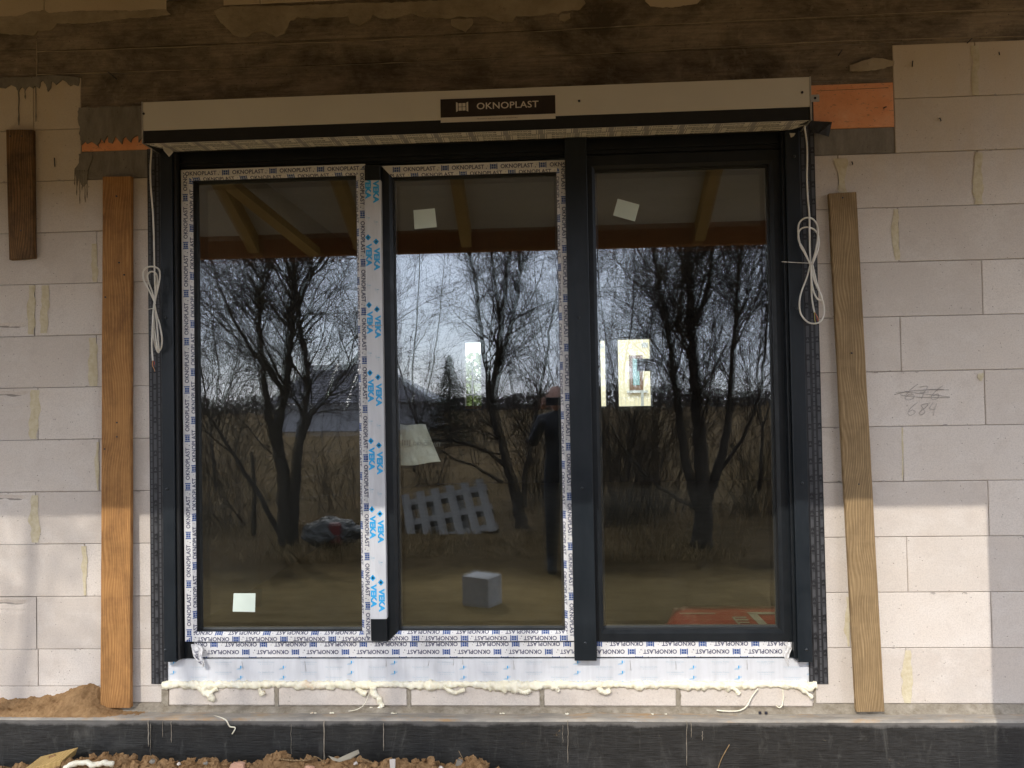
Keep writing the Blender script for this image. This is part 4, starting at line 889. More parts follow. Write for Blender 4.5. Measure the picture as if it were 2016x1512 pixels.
# litter on the soil
m_ = MB(); P = [at(45,1516,-.28), at(122,1497,-.26), at(116,1513,-.26), at(50,1540,-.28)]; m_.add(P+[p+Vector((.01,.10,.012)) for p in P], [(0,1,2,3),(1,5,6,2),(0,4,5,1),(2,6,7,3),(7,6,5,4),(3,7,4,0)]); tag(m_.build('wood_offcut', M['rafter_wood'], None, .002), 'pale sawn wood offcut on the soil at the bottom left', 'wood')
m_ = lumpy([at(126,1512,-.27), at(150,1503,-.27), at(170,1502,-.27), at(186,1506,-.27), at(205,1502,-.27), at(224,1505,-.27)], .011, '', None, .45, 40, 12, seed=4); o = m_.build('foam_offcut', M['foam']); tag(o, 'pale yellow strip of cured foam lying on the soil bottom left', 'foam')
def chip(name, label, cat, pts, y, mat, th=.01):
    m_ = MB(); P = [at(a, b, y) for a, b in pts]; n = len(P); m_.add(P+[p+Vector((.002,th*2,-.004)) for p in P], [tuple(range(n)), tuple(range(2*n-1, n-1, -1))]+[(i, (i+1) % n, n+(i+1) % n, n+i) for i in range(n)]); tag(m_.build(name, M[mat]), label, cat); 
M['brickpink'] = plain('pink_brick_shard', (.62, .36, .24), .9, .12, 40, .4)
chip('brick_shard', 'pink brick shard in the clay below the left leaf', 'brick shard', [(449,1516),(455,1504),(468,1502),(478,1504),(480,1516)], -.25, 'brickpink', .012)
chip('brick_shard', 'flat pinkish shard half buried in the clay near the split wood', 'brick shard', [(590,1514),(604,1507),(618,1511),(614,1520),(594,1522)], -.25, 'brickpink', .008)
chip('wood_splinter', 'pale split piece of wood leaning on the clods', 'wood', [(646,1488),(664,1494),(690,1482),(704,1476),(706,1483),(690,1494),(668,1500),(655,1497)], -.24, 'whitefilm', .004)
chip('plastic_strip', 'small white ribbed plastic strip sticking out of the clods', 'plastic', [(767,1495),(777,1494),(777,1516),(768,1516)], -.25, 'label_white', .003)
chip('cement_lump', 'grey lump of cement on the clay right of the plastic strip', 'cement lump', [(896,1508),(900,1496),(908,1499),(912,1508)], -.25, 'conc2', .012)
def stick(pts, y, r, label):
    m_ = MB(); m_.tube(smooth_path([at(a, b, y) for a, b in pts], 5), r, 5); tag(m_.build('dry_root', M['weathered_oak']), label, 'root')
stick([(550,1494),(575,1497),(600,1497),(616,1494)], -.24, .0028, 'thin dry root lying across the clods under the left leaf')
stick([(617,1489),(626,1492),(636,1499),(642,1503)], -.24, .0022, 'short dry root beside the mortar streak')
stick([(711,1494),(725,1499),(742,1504)], -.24, .0018, 'fine dry root left of the plastic strip')
stick([(903,1478),(908,1488),(912,1494)], -.24, .0010, 'grass stalk standing on the clay by the cement lump')
stick([(1436,1466),(1428,1480),(1420,1495),(1414,1512)], -.128, .002, 'brown straw stuck to the black plinth right of centre')

# ================================================================ ON THE GLASS
def sticker(corners, label, y=.0445, mat='paper'):
    m_ = MB(); P = [at(a, b, y) for a, b in corners]; m_.add(P+[p+Vector((0,.0004,0)) for p in P], [(0,1,2,3),(7,6,5,4),(0,4,5,1),(1,5,6,2),(2,6,7,3),(3,7,4,0)]); return tag(m_.build('paper_sticker', M[mat]), label, 'sticker', 'pale square stickers on the panes')
sticker([(814,414),(856,410),(860,447),(816,451)], 'pale square sticker high on the middle pane')
sticker([(1216,391),(1259,403),(1250,436),(1207,424)], 'tilted pale sticker with a turned corner high on the right pane')
sticker([(460,1168),(503,1168),(502,1205),(458,1204)], 'pale green square sticker low on the left pane')
# clear bag hanging behind the middle pane
bgm = MB(); nx, ny = 18, 14; cs = [(779,832),(838,838),(868,911),(782,915)]
for j in range(ny+1):
    for i in range(nx+1):
        s_, t_ = i/nx, j/ny; a = [cs[0][k]*(1-s_)+cs[1][k]*s_ for k in (0,1)]; b = [cs[3][k]*(1-s_)+cs[2][k]*s_ for k in (0,1)]
        x_ = a[0]*(1-t_)+b[0]*t_; y_ = a[1]*(1-t_)+b[1]*t_+ (2.5*math.sin(s_*5) if t_ in (0, 1) else 0); p = at(x_, y_, .12+.014*noise.noise(Vector((s_*3, t_*2, 0)))+.006*noise.noise(Vector((s_*9, t_*7, 4)))); bgm.v.append(tuple(p))
for j in range(ny):
    for i in range(nx): a = j*(nx+1)+i; bgm.f.append((a, a+1, a+nx+2, a+nx+1)); bgm.m.append(0); bgm.c.append(.5); bgm.sm.append(True)
e1 = at(791, 878, .098)
def gl(polys, o0, y, mb_, ux=Vector((.998,0,-.06))):
    for pl_, mt in polys: mb_.add([o0+ux*a_+Vector((.06,0,.998))*b_ for a_, b_ in pl_], [tuple(range(len(pl_)))], mt)
gl(logo(0, 0, .030, 1)+txt('OKNOPLAST', .052, .005, .018, .13, 1, .0), e1, 0, bgm)
tag(bgm.build('plastic_bag', [M['bag'], M['inkgrey']]), 'crumpled clear plastic bag with a printed mark behind the middle pane', 'bag')
# inside the room on the floor: red wrapped pack, pale board
rp = thing('insulation_pack', 'flat red plastic-wrapped pack with pale print on the floor behind the right pane', 'package', (1.0,.8,FZ))
def fl_(px, py, z=FZ+.12):                 # floor point seen at pixel
    v_ = RX*((px-1008)/F)+DN*((py-756)/F)+FW; t_ = (z-ZC)/v_.z; return Vector((v_.x*t_, -D+v_.y*t_, z))
A = fl_(1325,1190); B_ = fl_(1358,1245); 
m_ = MB(); x0, y0, x1, y1 = A.x-.04, B_.y-.2, A.x+1.3, A.y+.06; O = Vector(rp.location)
nx, ny = 30, 16; vs = []
for i in range(nx+1):
    for j in range(ny+1):
        x_ = x0+(x1-x0)*i/nx; y_ = y0+(y1-y0)*j/ny; edge = min(i, nx-i, j, ny-j); vs.append(Vector((x_, y_, FZ+(.12 if edge > 1 else .10 if edge else .002)+.004*noise.noise(Vector((x_*9, y_*9, 0)))))-O)
m_.add(vs, [(i*(ny+1)+j, (i+1)*(ny+1)+j, (i+1)*(ny+1)+j+1, i*(ny+1)+j+1) for i in range(nx) for j in range(ny)], 0, .5, True); m_.build('wrap', M['redfilm'], rp)
m_ = MB(); z = .1275
def fq(*pts): m_.add([fl_(a, b, FZ+z)-O for a, b in pts], [tuple(range(len(pts)))])
fq((1338,1206.5),(1408,1206.5),(1408,1208),(1338,1208)); fq((1470,1205),(1535,1205),(1535,1209),(1474,1209)); fq((1472,1207),(1490,1208),(1520,1238),(1503,1238))
# the letters RUUI read across the pack
for a, b, c_ in ((1441,1214,28), (1447,1219,26), (1451,1224,24), (1454,1229,22)): fq((a,b),(a+c_,b),(a+c_+1,b+2.2),(a+1,b+2.2))
fq((1440,1214),(1444,1214),(1461,1232),(1456,1232)); fq((1456,1232.5),(1486,1232.5),(1487,1236),(1457,1236))
m_.build('print', M['whitefilm'], rp)

# ================================================================ BEYOND THE ROOM
gr = MB(); gr.box(-40, 40, 8.7, 60, -.5, -.02); tag(gr.build('back_garden_ground', M['ground']), kind='structure')
ch = thing('cream_house', 'sunlit cream rendered house seen through the openings behind the right pane', 'house', (3.5, 20, 0)); O = Vector(ch.location)
yh = 20.
w1 = at(1238, 700, yh); w2 = at(1266, 768, yh)
m_ = MB(); m_.box(-.2-O.x, 8-O.x, 0, 6, -.4, 6.2); m_.build('wall', M['cream'], ch)
m_ = MB(); m_.box(-.6-O.x, 8.4-O.x, -.5, 6.4, 6.2, 6.4); a = at(1180, 640, yh); m_.build('roof', M['rooftile'], ch)
m_ = MB(); m_.box(w1.x-O.x, w2.x-O.x, -.05, -.012, w2.z, w1.z); m_.box(w1.x-O.x+.10, w2.x-O.x-.10, -.06, -.052, w2.z+.15, w1.z-.1, 1); m_.box(w1.x-O.x-.08, w2.x-O.x+.12, -.14, -.013, w2.z-.08, w2.z-.005, 2); wo = m_.build('window', [M['brown'], M['glassdark'], M['greymetal']], ch)
for px, py in ((1269,679),(1182,681)):
    p = at(px, py, yh); m_ = MB(); m_.box(p.x-O.x-.09, p.x-O.x+.09, -.03, -.01, p.z-.07, p.z+.07); m_.build('vent_grille', M['greymetal'], ch)
mf = thing('mesh_fence', 'thin grey wire mesh fence in front of the cream house', 'fence', (3.0, 15, 0)); O = Vector(mf.location)
m_ = MB(); 
for i in range(60): x_ = -3+i*.1; m_.box(x_-.003, x_+.003, -.003, .003, 0, 1.62)
for i in range(9): m_.box(-3, 3, -.004, .004, .0+i*.2, .006+i*.2)
m_.build('wire_panel', M['greymetal'], mf); m_ = MB(); p = at(1265, 790, 15.); m_.box(p.x-O.x-.03, p.x-O.x+.03, .01, .07, 0, 1.75); m_.build('post', M['greymetal'], mf)
# garden scene behind the narrow opening
sg = thing('green_shrub', 'green shrub seen through the narrow opening behind the middle pane', 'shrub', (-1.6, 14, 0)); m_ = MB()
for i in range(9000):
    a = random.random()*6.28; r = random.random()**.5*1.6; z = random.uniform(.2, 2.3+.3*math.sin(a*3)); r *= 1-.3*(z/2.6); p = Vector((r*math.cos(a), r*math.sin(a), z)); s_ = random.uniform(.04,.09)
    d1 = Vector((random.uniform(-1,1),random.uniform(-1,1),random.uniform(-1,1))).normalized()*s_; d2 = d1.orthogonal().normalized()*s_*.6; m_.add([p-d1, p-d2, p+d1, p+d2], [(0,1,2,3)], 0)
m_.build('foliage', M['leaf'], sg); m_ = MB(); m_.tube([(0,0,0),(0,0,1.2)], .05, 6); m_.build('stem', M['bark'], sg)
gf = thing('window_grid', 'pale grey frame with a cross bar standing in the narrow opening behind the middle pane', 'frame', (o1[0], yb+.1, o1[2])); m_ = MB()
W_ = o1[1]-o1[0]; a = at(930, 777, yb+.1); m_.box(0, W_, -.02, .02, a.z-o1[2]-.012, a.z-o1[2]+.012); m_.box(W_*.45-.01, W_*.45+.01, -.018, .018, 0, .62*(o1[3]-o1[2])); m_.build('bars', M['greymetal'], gf)
ob = MB(); ob.box(o1[0]+.004, o1[1]-.004, yb+.02, yb+.05, o1[2]+.001, at(930,799,yb+.03).z); tag(ob.build('orange_board', M['orange_pine']), 'bright orange board lying in the bottom of the narrow opening', 'board')

# ================================================================ IN FRONT OF THE WALL (mirrored in the panes)
gd = MB(); nx, ny = 120, 120; vs = []
ys = [-.55-(j/ny)**2.6*400 for j in range(ny+1)]; xs = [math.copysign((abs(i/nx*2-1))**2.2, i/nx*2-1)*320 for i in range(nx+1)]
for x_ in xs:
    for y_ in ys: vs.append((x_, y_, -.03+(.05*fbm_(Vector((x_*.5, y_*.5, 0)), 4) if abs(y_) > 1.2 and abs(x_) < 40 else 0)))
gd.add(vs, [(i*(ny+1)+j, (i+1)*(ny+1)+j, (i+1)*(ny+1)+j+1, i*(ny+1)+j+1) for i in range(nx) for j in range(ny)], 0, .5, True)
gd.add([(-320,-.55,-.03),(320,-.55,-.03),(320,-.1,-.05),(-320,-.1,-.05)], [(0,1,2,3)])
tag(gd.build('ground', M['ground']), kind='structure')
# porch roof
pr_ = thing('porch_roof', 'sloping porch roof with wooden rafters over the window, mirrored in the panes', 'roof', (0,0,0))
LZ = 1.68; z0r = 3.53; sl = .53
m_ = MB()
def under(y): return z0r-sl*(-y)
m_.add([(-6,.3,under(.3)+.125),(3.2,.3,under(.3)+.125),(3.2,-1.85,under(-1.85)+.125),(-6,-1.85,under(-1.85)+.125),(-6,.3,under(.3)+.20),(3.2,.3,under(.3)+.20),(3.2,-1.85,under(-1.85)+.20),(-6,-1.85,under(-1.85)+.20)], [(0,1,2,3),(7,6,5,4),(0,4,5,1),(1,5,6,2),(2,6,7,3),(3,7,4,0)])
for i in range(5):
    y_ = -.2-i*.3; m_.add([(-6,y_,under(y_)+.124),(3.2,y_,under(y_)+.124),(3.2,y_-.012,under(y_)+.118),(-6,y_-.012,under(y_)+.118)], [(0,1,2,3)])
m_.build('roof_lining', M['lining'], pr_)
for x_ in (-5.8,-5.05,-4.3,-3.55,-2.8,-2.04,-1.30,-.565,.19,1.007,1.75,2.5,3.15):
    m_ = MB(); a_, b_ = -.0, -LZ-.02
    m_.add([(x_-.035,.2,under(.2)),(x_+.035,.2,under(.2)),(x_+.035,b_,under(b_)),(x_-.035,b_,under(b_)),(x_-.035,.2,under(.2)+.12),(x_+.035,.2,under(.2)+.12),(x_+.035,b_,under(b_)+.12),(x_-.035,b_,under(b_)+.12)], [(0,1,2,3),(7,6,5,4),(0,4,5,1),(1,5,6,2),(2,6,7,3),(3,7,4,0)])
    m_.build('rafter', M['rafter_wood'], pr_)
m_ = MB(); a = Vector((-2.12,-.75,under(-.75)-.01)); b = Vector((-1.60,-1.66,under(-1.66)-.01)); d = (b-a).normalized(); s_ = Vector((d.y,-d.x,0)).normalized()*.05; m_.add([a-s_,a+s_,b+s_,b-s_,a-s_+Vector((0,0,-.05)),a+s_+Vector((0,0,-.05)),b+s_+Vector((0,0,-.05)),b-s_+Vector((0,0,-.05))], [(0,1,2,3),(7,6,5,4),(0,4,5,1),(1,5,6,2),(2,6,7,3),(3,7,4,0)]); m_.build('diagonal_brace', M['rafter_wood'], pr_)
m_ = MB(); m_.box(-6, 3.2, -LZ-.10, -LZ-.022, 2.606, 2.79); m_.build('fascia_beam', M['fascia_wood'], pr_)
m_ = MB(); m_.bbox(1.386, 1.70, -1.33, -1.20, -.3, 2.86, .004); tag(m_.build('porch_pier', M['aac']), 'narrow masonry pier carrying the porch roof just outside the right edge of the view', 'pier')

# ---- bare trees
def rv(s_): return Vector((random.gauss(0,s_), random.gauss(0,s_), random.gauss(0,s_)))
def limb(mb_, p, d, L, r, n, seg, wob, up, side=3, rend=.35):
    pts = [p]; rs_ = [r]
    for i in range(n):
        d = (d+rv(wob)+Vector((0,0,up))).normalized(); p = p+d*(L/n); pts.append(p); rs_.append(r*(1-(1-rend)*(i+1)/n))
    mb_.tube(pts, rs_, side, 0, .5, False, side > 3); return pts, rs_, d
def tree(name, label, stems, dens=1., twl=1., spread=.75, base=None, group=None):
    base = base or stems[0][0][0]
    root = thing(name, label, 'tree', (base.x, base.y, -.03), group); O = Vector(root.location)
    tr_ = MB(); cr_ = MB()
    for pts, r0, r1 in stems:
        P = smooth_path(pts, 5); P = [p-O+rv(.008) for p in P]; nP = len(P); rs_ = [r0+(r1-r0)*(i/(nP-1))**.45 for i in range(nP)]
        tr_.tube(P, rs_, 8)
        Lp = sum((P[i+1]-P[i]).length for i in range(nP-1)); nb = int(Lp*6.5*dens)
        for k in range(nb):
            t = random.uniform(.16, 1)**.8; i = min(int(t*(nP-1)), nP-2); p = P[i].lerp(P[i+1], random.random()); dd = (P[i+1]-P[i]).normalized()
            sd = rv(1); sd = (sd-dd*sd.dot(dd)).normalized(); d = (dd*random.uniform(.3,.9)+sd*spread+Vector((0,0,.25))).normalized(); rr_ = min(rs_[i]*.4, .012); Lb = random.uniform(.7, 1.7)*twl*(1.15-.4*t)
            q1, r1_, _ = limb(cr_, p, d, Lb, rr_, 7, 0, .13, .05, 4, .3)
            for kk in range(int(7.5*dens*Lb)+3):
                j = random.randint(1, 6); p2 = q1[j]; dd2 = (q1[j+1 if j < 7 else j]-q1[j-1]).normalized(); s2 = rv(1); s2 = (s2-dd2*s2.dot(dd2)).normalized(); d2 = (dd2*.7+s2*.75+Vector((0,0,.1))).normalized(); L2 = random.uniform(.3,.8)*twl
                q2, r2_, _ = limb(cr_, p2, d2, L2, max(.003, r1_[j]*.4), 5, 0, .2, .03, 3, .4)
                for k3 in range(random.randint(3, 6)):
                    j3 = random.randint(1, 4); s3 = rv(1); d3 = ((q2[j3+1]-q2[j3-1]).normalized()*.7+s3.normalized()*.7).normalized(); limb(cr_, q2[j3], d3, random.uniform(.2,.5)*twl, .0019, 3, 0, .22, .02, 3, .6)
    t_ = tr_.build('trunk', M['bark'], root); cr_.build('crown', M['twig'], t_ if False else root)
    return root
def ms(l, *p): return [mir(a, b, l) for a, b in p]
lA, lB, lC = 5.4, 6.4, 5.0
gA = ms(lA, (562,1075))[0]
tree('bare_tree', 'bare forked tree mirrored in the left pane, in front of the tiled roof', [
    (ms(lA,(564,1090),(560,1000),(556,930),(545,860),(560,770),(568,700),(572,620),(575,540),(578,460),(585,360),(590,250)), .13, .022),
    (ms(lA,(572,1080),(580,950),(590,860),(600,800),(605,740),(590,650),(584,590),(576,520),(566,440),(560,330)), .09, .018),
    (ms(lA,(585,900),(604,830),(640,780),(672,740),(705,700),(740,640)), .06, .015),
    (ms(lA,(550,900),(530,820),(515,720),(508,620),(515,560),(535,500),(548,430),(560,330)), .075, .02),
    (ms(lA,(556,1060),(500,960),(450,880),(400,800),(350,700)), .045, .012),
    (ms(lA,(572,620),(600,560),(640,500),(680,440),(720,350)), .05, .014),
    (ms(lA,(560,770),(520,720),(470,650),(430,560),(400,450)), .04, .012)], 1.25)
xs_, ys_ = -4.95, -5.7
tree('bare_tree', 'bare tree beyond the left edge of the panes shading the wall by the orange plank', [
    ([Vector((xs_,ys_,-.05)),Vector((xs_+.1,ys_,1.5)),Vector((xs_-.1,ys_+.1,3.2)),Vector((xs_+.2,ys_,5.0)),Vector((xs_+.3,ys_,6.6))], .10, .02),
    ([Vector((xs_,ys_,1.4)),Vector((xs_+.5,ys_+.1,3.0)),Vector((xs_+.9,ys_,4.6)),Vector((xs_+1.2,ys_+.2,6.2))], .06, .015),
    ([Vector((xs_,ys_,2.2)),Vector((xs_-.5,ys_-.1,3.6)),Vector((xs_-.8,ys_,5.4)),Vector((xs_-.9,ys_,6.4))], .05, .015)], .6, 1.0)
tree('bare_tree', 'bare slender tree with many upright branches mirrored in the middle pane', [
    (ms(lB,(1030,1045),(1018,980),(1000,920),(985,860),(972,790),(975,740),(985,660),(990,600),(1000,520),(1010,430),(1015,330)), .10, .016),
    (ms(lB,(985,860),(965,800),(960,730),(950,680),(942,600),(930,530),(915,460),(900,380)), .06, .012),
    (ms(lB,(972,790),(990,700),(1010,620),(1022,560),(1025,500),(1040,420),(1050,320)), .05, .012),
    (ms(lB,(975,740),(985,680),(980,600),(970,520),(965,440)), .04, .012),
    (ms(lB,(1000,920),(960,890),(910,870),(870,866),(830,868)), .035, .01),
    (ms(lB,(990,950),(940,920),(890,900),(850,880)), .03, .009),
    (ms(lB,(1030,1000),(1040,900),(1060,800),(1075,700),(1090,600)), .05, .012)], 1.0, .85)
tree('bare_tree', 'dark thick-trunked bare tree mirrored in the right pane', [
    (ms(lC,(1382,1075),(1385,980),(1380,900),(1372,800),(1368,720),(1362,640),(1360,560),(1352,480),(1345,380),(1340,280)), .13, .025),
    (ms(lC,(1375,1000),(1350,900),(1335,800),(1325,720),(1315,640),(1300,560),(1285,480),(1270,380)), .07, .02),
    (ms(lC,(1392,980),(1420,900),(1435,820),(1440,740),(1450,640),(1455,540),(1462,420)), .07, .02),
    (ms(lC,(1372,720),(1350,680),(1340,620),(1345,540),(1330,440)), .05, .014),
    (ms(lC,(1365,640),(1390,580),(1400,520),(1410,440),(1420,340)), .05, .014),
    (ms(lC,(1400,950),(1450,880),(1490,800),(1505,700),(1510,600)), .03, .010),
    (ms(lC,(1385,1010),(1300,960),(1240,900),(1200,830)), .035, .01)], 1.35)
for lab, l_, x_, yb_ in (('thin bare tree farther off at the left edge of the left pane', 9.5, 425, 960), ('thin bare tree farther off between mullion and slender tree', 12., 815, 930), ('thin bare tree farther off behind the mirrored person', 10.5, 1110, 945), ('thin bare tree farther off at the right edge of the right pane', 9., 1495, 965), ('thin bare tree farther off left of the thick trunk', 11., 1235, 940)):
    k_ = random.uniform(-12, 12)
    tree('bare_tree', lab, [(ms(l_,(x_,yb_),(x_+k_,850),(x_-k_*.6,740),(x_+k_,620),(x_+k_*1.5,480),(x_+k_,340)), .035, .008), (ms(l_,(x_+k_,850),(x_+34,740),(x_+50,620),(x_+62,480)), .022, .006), (ms(l_,(x_+k_,840),(x_-30,720),(x_-52,600),(x_-60,450)), .022, .006)], .5, 1.15, group='thin bare trees farther off')
# shrubs of thin shoots
def shrub(label, foot, n, hgt, spread, r=.0042, lean=(0,0)):
    n = int(n*.62)
    root = thing('bare_shrub', label, 'shrub', (foot.x, foot.y, -.03), 'bare shrubs mirrored in the panes'); m_ = MB()
    for i in range(n):
        p = Vector((random.gauss(0,.18*spread), random.gauss(0,.18), 0)); d = Vector((random.gauss(lean[0],.33*spread), random.gauss(lean[1],.3), 1)).normalized(); L = hgt*random.uniform(.5,1.05)
        q1, r1_, _ = limb(m_, p, d, L, r*random.uniform(.6,1.2), 7, 0, .07, -.01, 3, .35)
        for k in range(5):
            j = random.randint(2, 6); limb(m_, q1[j], ((q1[j+1 if j<7 else j]-q1[j-1]).normalized()+rv(.45)).normalized(), L*random.uniform(.15,.35), .003, 4, 0, .14, 0, 3, .5)
    m_.build('shoots', M['twig'], root)
shrub('dense shrub of thin shoots spreading at the left edge of the left pane', mir(430,1010,6.8), 190, 2.7, 1.6)
shrub('tangled shrub between the left tree and the mullion in the left pane', mir(680,960,8.0), 70, 1.7, 1.4)
shrub('thicket of thin shoots behind the mirrored person', mir(1060,960,8.5), 150, 2.6, 1.0)
shrub('dark thicket of upright shoots at the left of the right pane', mir(1215,1020,6.6), 230, 2.3, 1.3)
shrub('dense shrub of shoots beside the thick trunk in the right pane', mir(1290,1000,7.4), 170, 2.9, 1.3)
shrub('shrub of leaning shoots at the right edge of the right pane', mir(1490,990,7.2), 150, 2.8, 1.4)
shrub('low loose shrub left of the slender tree in the middle pane', mir(850,940,11.5), 120, 2.2, 1.3)
# conifer far off
sp = mir(886, 800, 26); root = thing('spruce_tree', 'small dark conifer far behind the bare trees, mirrored in the middle pane', 'tree', (sp.x, sp.y, 0)); m_ = MB()
for i in range(2600):
    t = random.random()**.7; z = .2+3.2*(1-t); r = 1.0*t*(.6+.5*random.random()); a = random.random()*6.28; p = Vector((r*math.cos(a), r*math.sin(a), z-.15*r)); d = Vector((math.cos(a), math.sin(a), -.3))*random.uniform(.08,.2); s_ = Vector((-math.sin(a), math.cos(a), 0))*.06; m_.add([p-s_, p+s_, p+d], [(0,1,2)])
m_.build('crown', M['needle'], root); m_ = MB(); m_.tube([(0,0,0),(0,0,3.3)], [.08,.01], 6); m_.build('trunk', M['bark'], root)
# neighbour house with hipped tile roof
lh = 42.; e0 = mir(518, 797, lh); e1 = mir(858, 797, lh); r0 = mir(612, 719, lh+3.5); r1 = mir(742, 716, lh+3.5)
nh = thing('tiled_house', 'low pale house with hipped tiled roof beyond the field, mirrored in the left pane', 'house', (e0.x, -lh, 0)); O = Vector(nh.location)
m_ = MB(); m_.box(.5, e1.x-e0.x-.5, -7, -.5, -.6, e0.z-.05); m_.build('wall', M['render_grey'], nh)
m_ = MB(); A0 = Vector((0,0,e0.z)); A1 = Vector((e1.x-e0.x,0,e0.z)); B0 = Vector((r0.x-O.x,-3.5,r0.z)); B1 = Vector((r1.x-O.x,-3.5,r0.z)); nr = 16; nc = 140; vs = []
nrm = (A1-A0).cross(B0-A0).normalized(); nrm = nrm if nrm.z > 0 else -nrm
for i in range(nr):
    for e_ in (0, 1):
        t = (i+e_)/nr
        for k in range(nc+1):
            s_ = k/nc; a = A0.lerp(B0, t); b = A1.lerp(B1, t); x_ = A0.x+(A1.x-A0.x)*s_; x_ = min(max(x_, a.x), b.x); p = Vector((x_, a.y, a.z)); vs.append(p+nrm*((.07 if e_ == 0 else 0)+.03*math.cos(k*2.2)))
w1_ = nc+1
m_.add(vs, [(i*w1_+k, i*w1_+k+1, (i+1)*w1_+k+1, (i+1)*w1_+k) for i in range(2*nr-1) for k in range(nc)])
C0 = Vector((0,-7,e0.z)); C1 = Vector((A1.x,-7,e0.z)); m_.add([A0,B0,C0], [(0,1,2)]); m_.add([A1,B1,C1], [(0,2,1)]); m_.add([C0,C1,B1,B0], [(0,1,2,3)])
m_.build('roof', M['rooftile'], nh)
# far wood line
m_ = MB()
for i in range(9000):
    x_ = random.uniform(-110, 110); hh = 2.6+1.6*noise.noise(Vector((x_*.05,0,0)))+1.0*noise.noise(Vector((x_*.3,0,0))); z = random.random()*max(1.2,hh); p = Vector((x_, -112+random.uniform(-3,3), z)); d = rv(.5); m_.add([p, p+Vector((random.uniform(.1,.4),0,random.uniform(.2,.7))), p+Vector((-random.uniform(.1,.4),0,random.uniform(.3,.8)))], [(0,1,2)])
tag(m_.build('far_woodland', M['farwood']), 'dark strip of bare woodland along the horizon mirrored in the panes', 'woodland', kind='stuff')
# dry grass tufts
m_ = MB()
for i in range(26000):
    l_ = 4.3+random.random()**1.6*15; x_ = random.uniform(-.62, .42)*(l_+3.6)*1.15-.1
    dn = noise.noise(Vector((x_*.7, l_*.7, 0)))
    if dn < random.uniform(-.5, .25) or l_ < 3.4 and random.random() < .7: continue
    p = Vector((x_, -l_, -.04)); hh = random.uniform(.05, .19)*(1+.9*max(0,dn)); s_ = Vector((random.uniform(-1,1), random.uniform(-1,1), 0)).normalized()*.004*(1+l_*.08); d = Vector((random.gauss(0,.5), random.gauss(0,.5), 1)).normalized()*hh; dr_ = Vector((d.x,d.y,0))*.7
    m_.add([p-s_, p+s_, p+d*.6+s_*.7, p+d*.6-s_*.7, p+d+dr_-Vector((0,0,hh*.2))], [(0,1,2,3),(3,2,4)], 0, random.random())
q = N('dry_grass_blades'); q.col(q.mix(q.tint(), (.12,.08,.035), (.25,.18,.09))).rough(.9).spec(.1); M['blade'] = q.m
tag(m_.build('dry_grass', M['blade']), 'dry yellow-brown grass over the plot mirrored in the panes', 'grass', kind='stuff')
# pallet
pa = thing('wooden_pallet', 'weathered grey wooden pallet tipped on its edge in the grass, mirrored in the middle pane', 'pallet'); 
c0 = mir(805,1078,5.9); c1 = mir(982,1042,5.9); t0 = mir(768,992,6.5); 
U_ = (c1-c0); Wp = U_.length; U_.normalize(); V_ = (t0-c0); Hp = V_.length; V_ = (V_-U_*V_.dot(U_)*.6).normalized(); Nn = U_.cross(V_).normalized()
if Nn.y < 0: Nn = -Nn
pa.location = c0; 
def pbox(u0,u1,v0,v1,n0,n1,name):
    m_ = MB(); vs = [U_*u+V_*v_+Nn*n_ for n_ in (n0,n1) for v_ in (v0,v1) for u in (u0,u1)]; m_.add(vs, [(0,1,3,2),(4,6,7,5),(0,4,5,1),(2,3,7,6),(0,2,6,4),(1,5,7,3)]); m_.build(name, M['grey_wood'], pa)
for i in range(6): u0 = Wp*(i*.176+.01); pbox(u0, u0+Wp*.092, -.04, Hp*1.06, 0, .03, 'deck_board')
for v0 in (.02, .42, .84): pbox(0, Wp, Hp*v0, Hp*(v0+.12), -.10, -.002, 'stringer')
for i in range(4): u0 = Wp*(i*.29+.02); pbox(u0, u0+Wp*.09, -.04, Hp*1.04, -.135, -.102, 'deck_board')
M['sackwrap'] = plain('dirty_grey_wrap', (.045, .045, .042), .6, .4, 5, .3); M['maroon'] = plain('dark_red_patch', (.10, .014, .014), .6, .3, 5, .3)
# block, wrapped sack
bc = thing('concrete_block', 'grey concrete block standing on the ground, mirrored low in the middle pane', 'block', mir(950,1172,2.6)); bc.location.z = -.03
bc.rotation_euler = (0,0,R(28)); m_ = MB(); m_.bbox(-.12,.12,-.10,.10,0,.24,.004, 0, .6); m_.build('block_body', plain('grey_block_face', (.40, .39, .37), .9, .2, 14, .5), bc)
sk = thing('wrapped_sack', 'grey plastic-wrapped bundle with a red patch in the grass, mirrored in the left pane', 'bundle', mir(655,1075,5.2)); sk.location.z = 0.
bm = bmesh.new(); bmesh.ops.create_icosphere(bm, subdivisions=4, radius=1)
for v_ in bm.verts: v_.co = Vector((v_.co.x*.33, v_.co.y*.26, max(-.02, v_.co.z*.17+.12)))*(1+.14*noise.noise(v_.co*2.4)+.07*noise.noise(v_.co*7))
me = bpy.data.meshes.new('wrap'); bm.to_mesh(me); bm.free(); me.materials.append(M['sackwrap']); link(bpy.data.objects.new('wrap', me), sk)
m_ = MB(); m_.box(.02,.15,.16,.245,.05,.27); m_.build('red_patch', M['maroon'], sk, .02)
# wire fence at the plot edge
wf = thing('wire_fence', 'thin sagging wire fence with a wooden post, mirrored in the left pane', 'fence', mir(498,1010,6.1)); wf.location.z = 0; O = Vector(wf.location)
m_ = MB(); m_.tube([(0,0,-.1),(.02,0,.5),(0,.02,1.0)], [.03,.026,.02], 6); m_.build('post', M['bark'], wf)
for z in (.35,.62,.92): m_ = MB(); m_.tube([(-2.6,.9,z-.1),(0,0,z),(2.2,-.9,z+.12),(4.5,-1.9,z+.06)], .0035, 4); m_.build('wire', M['blackw'], wf)

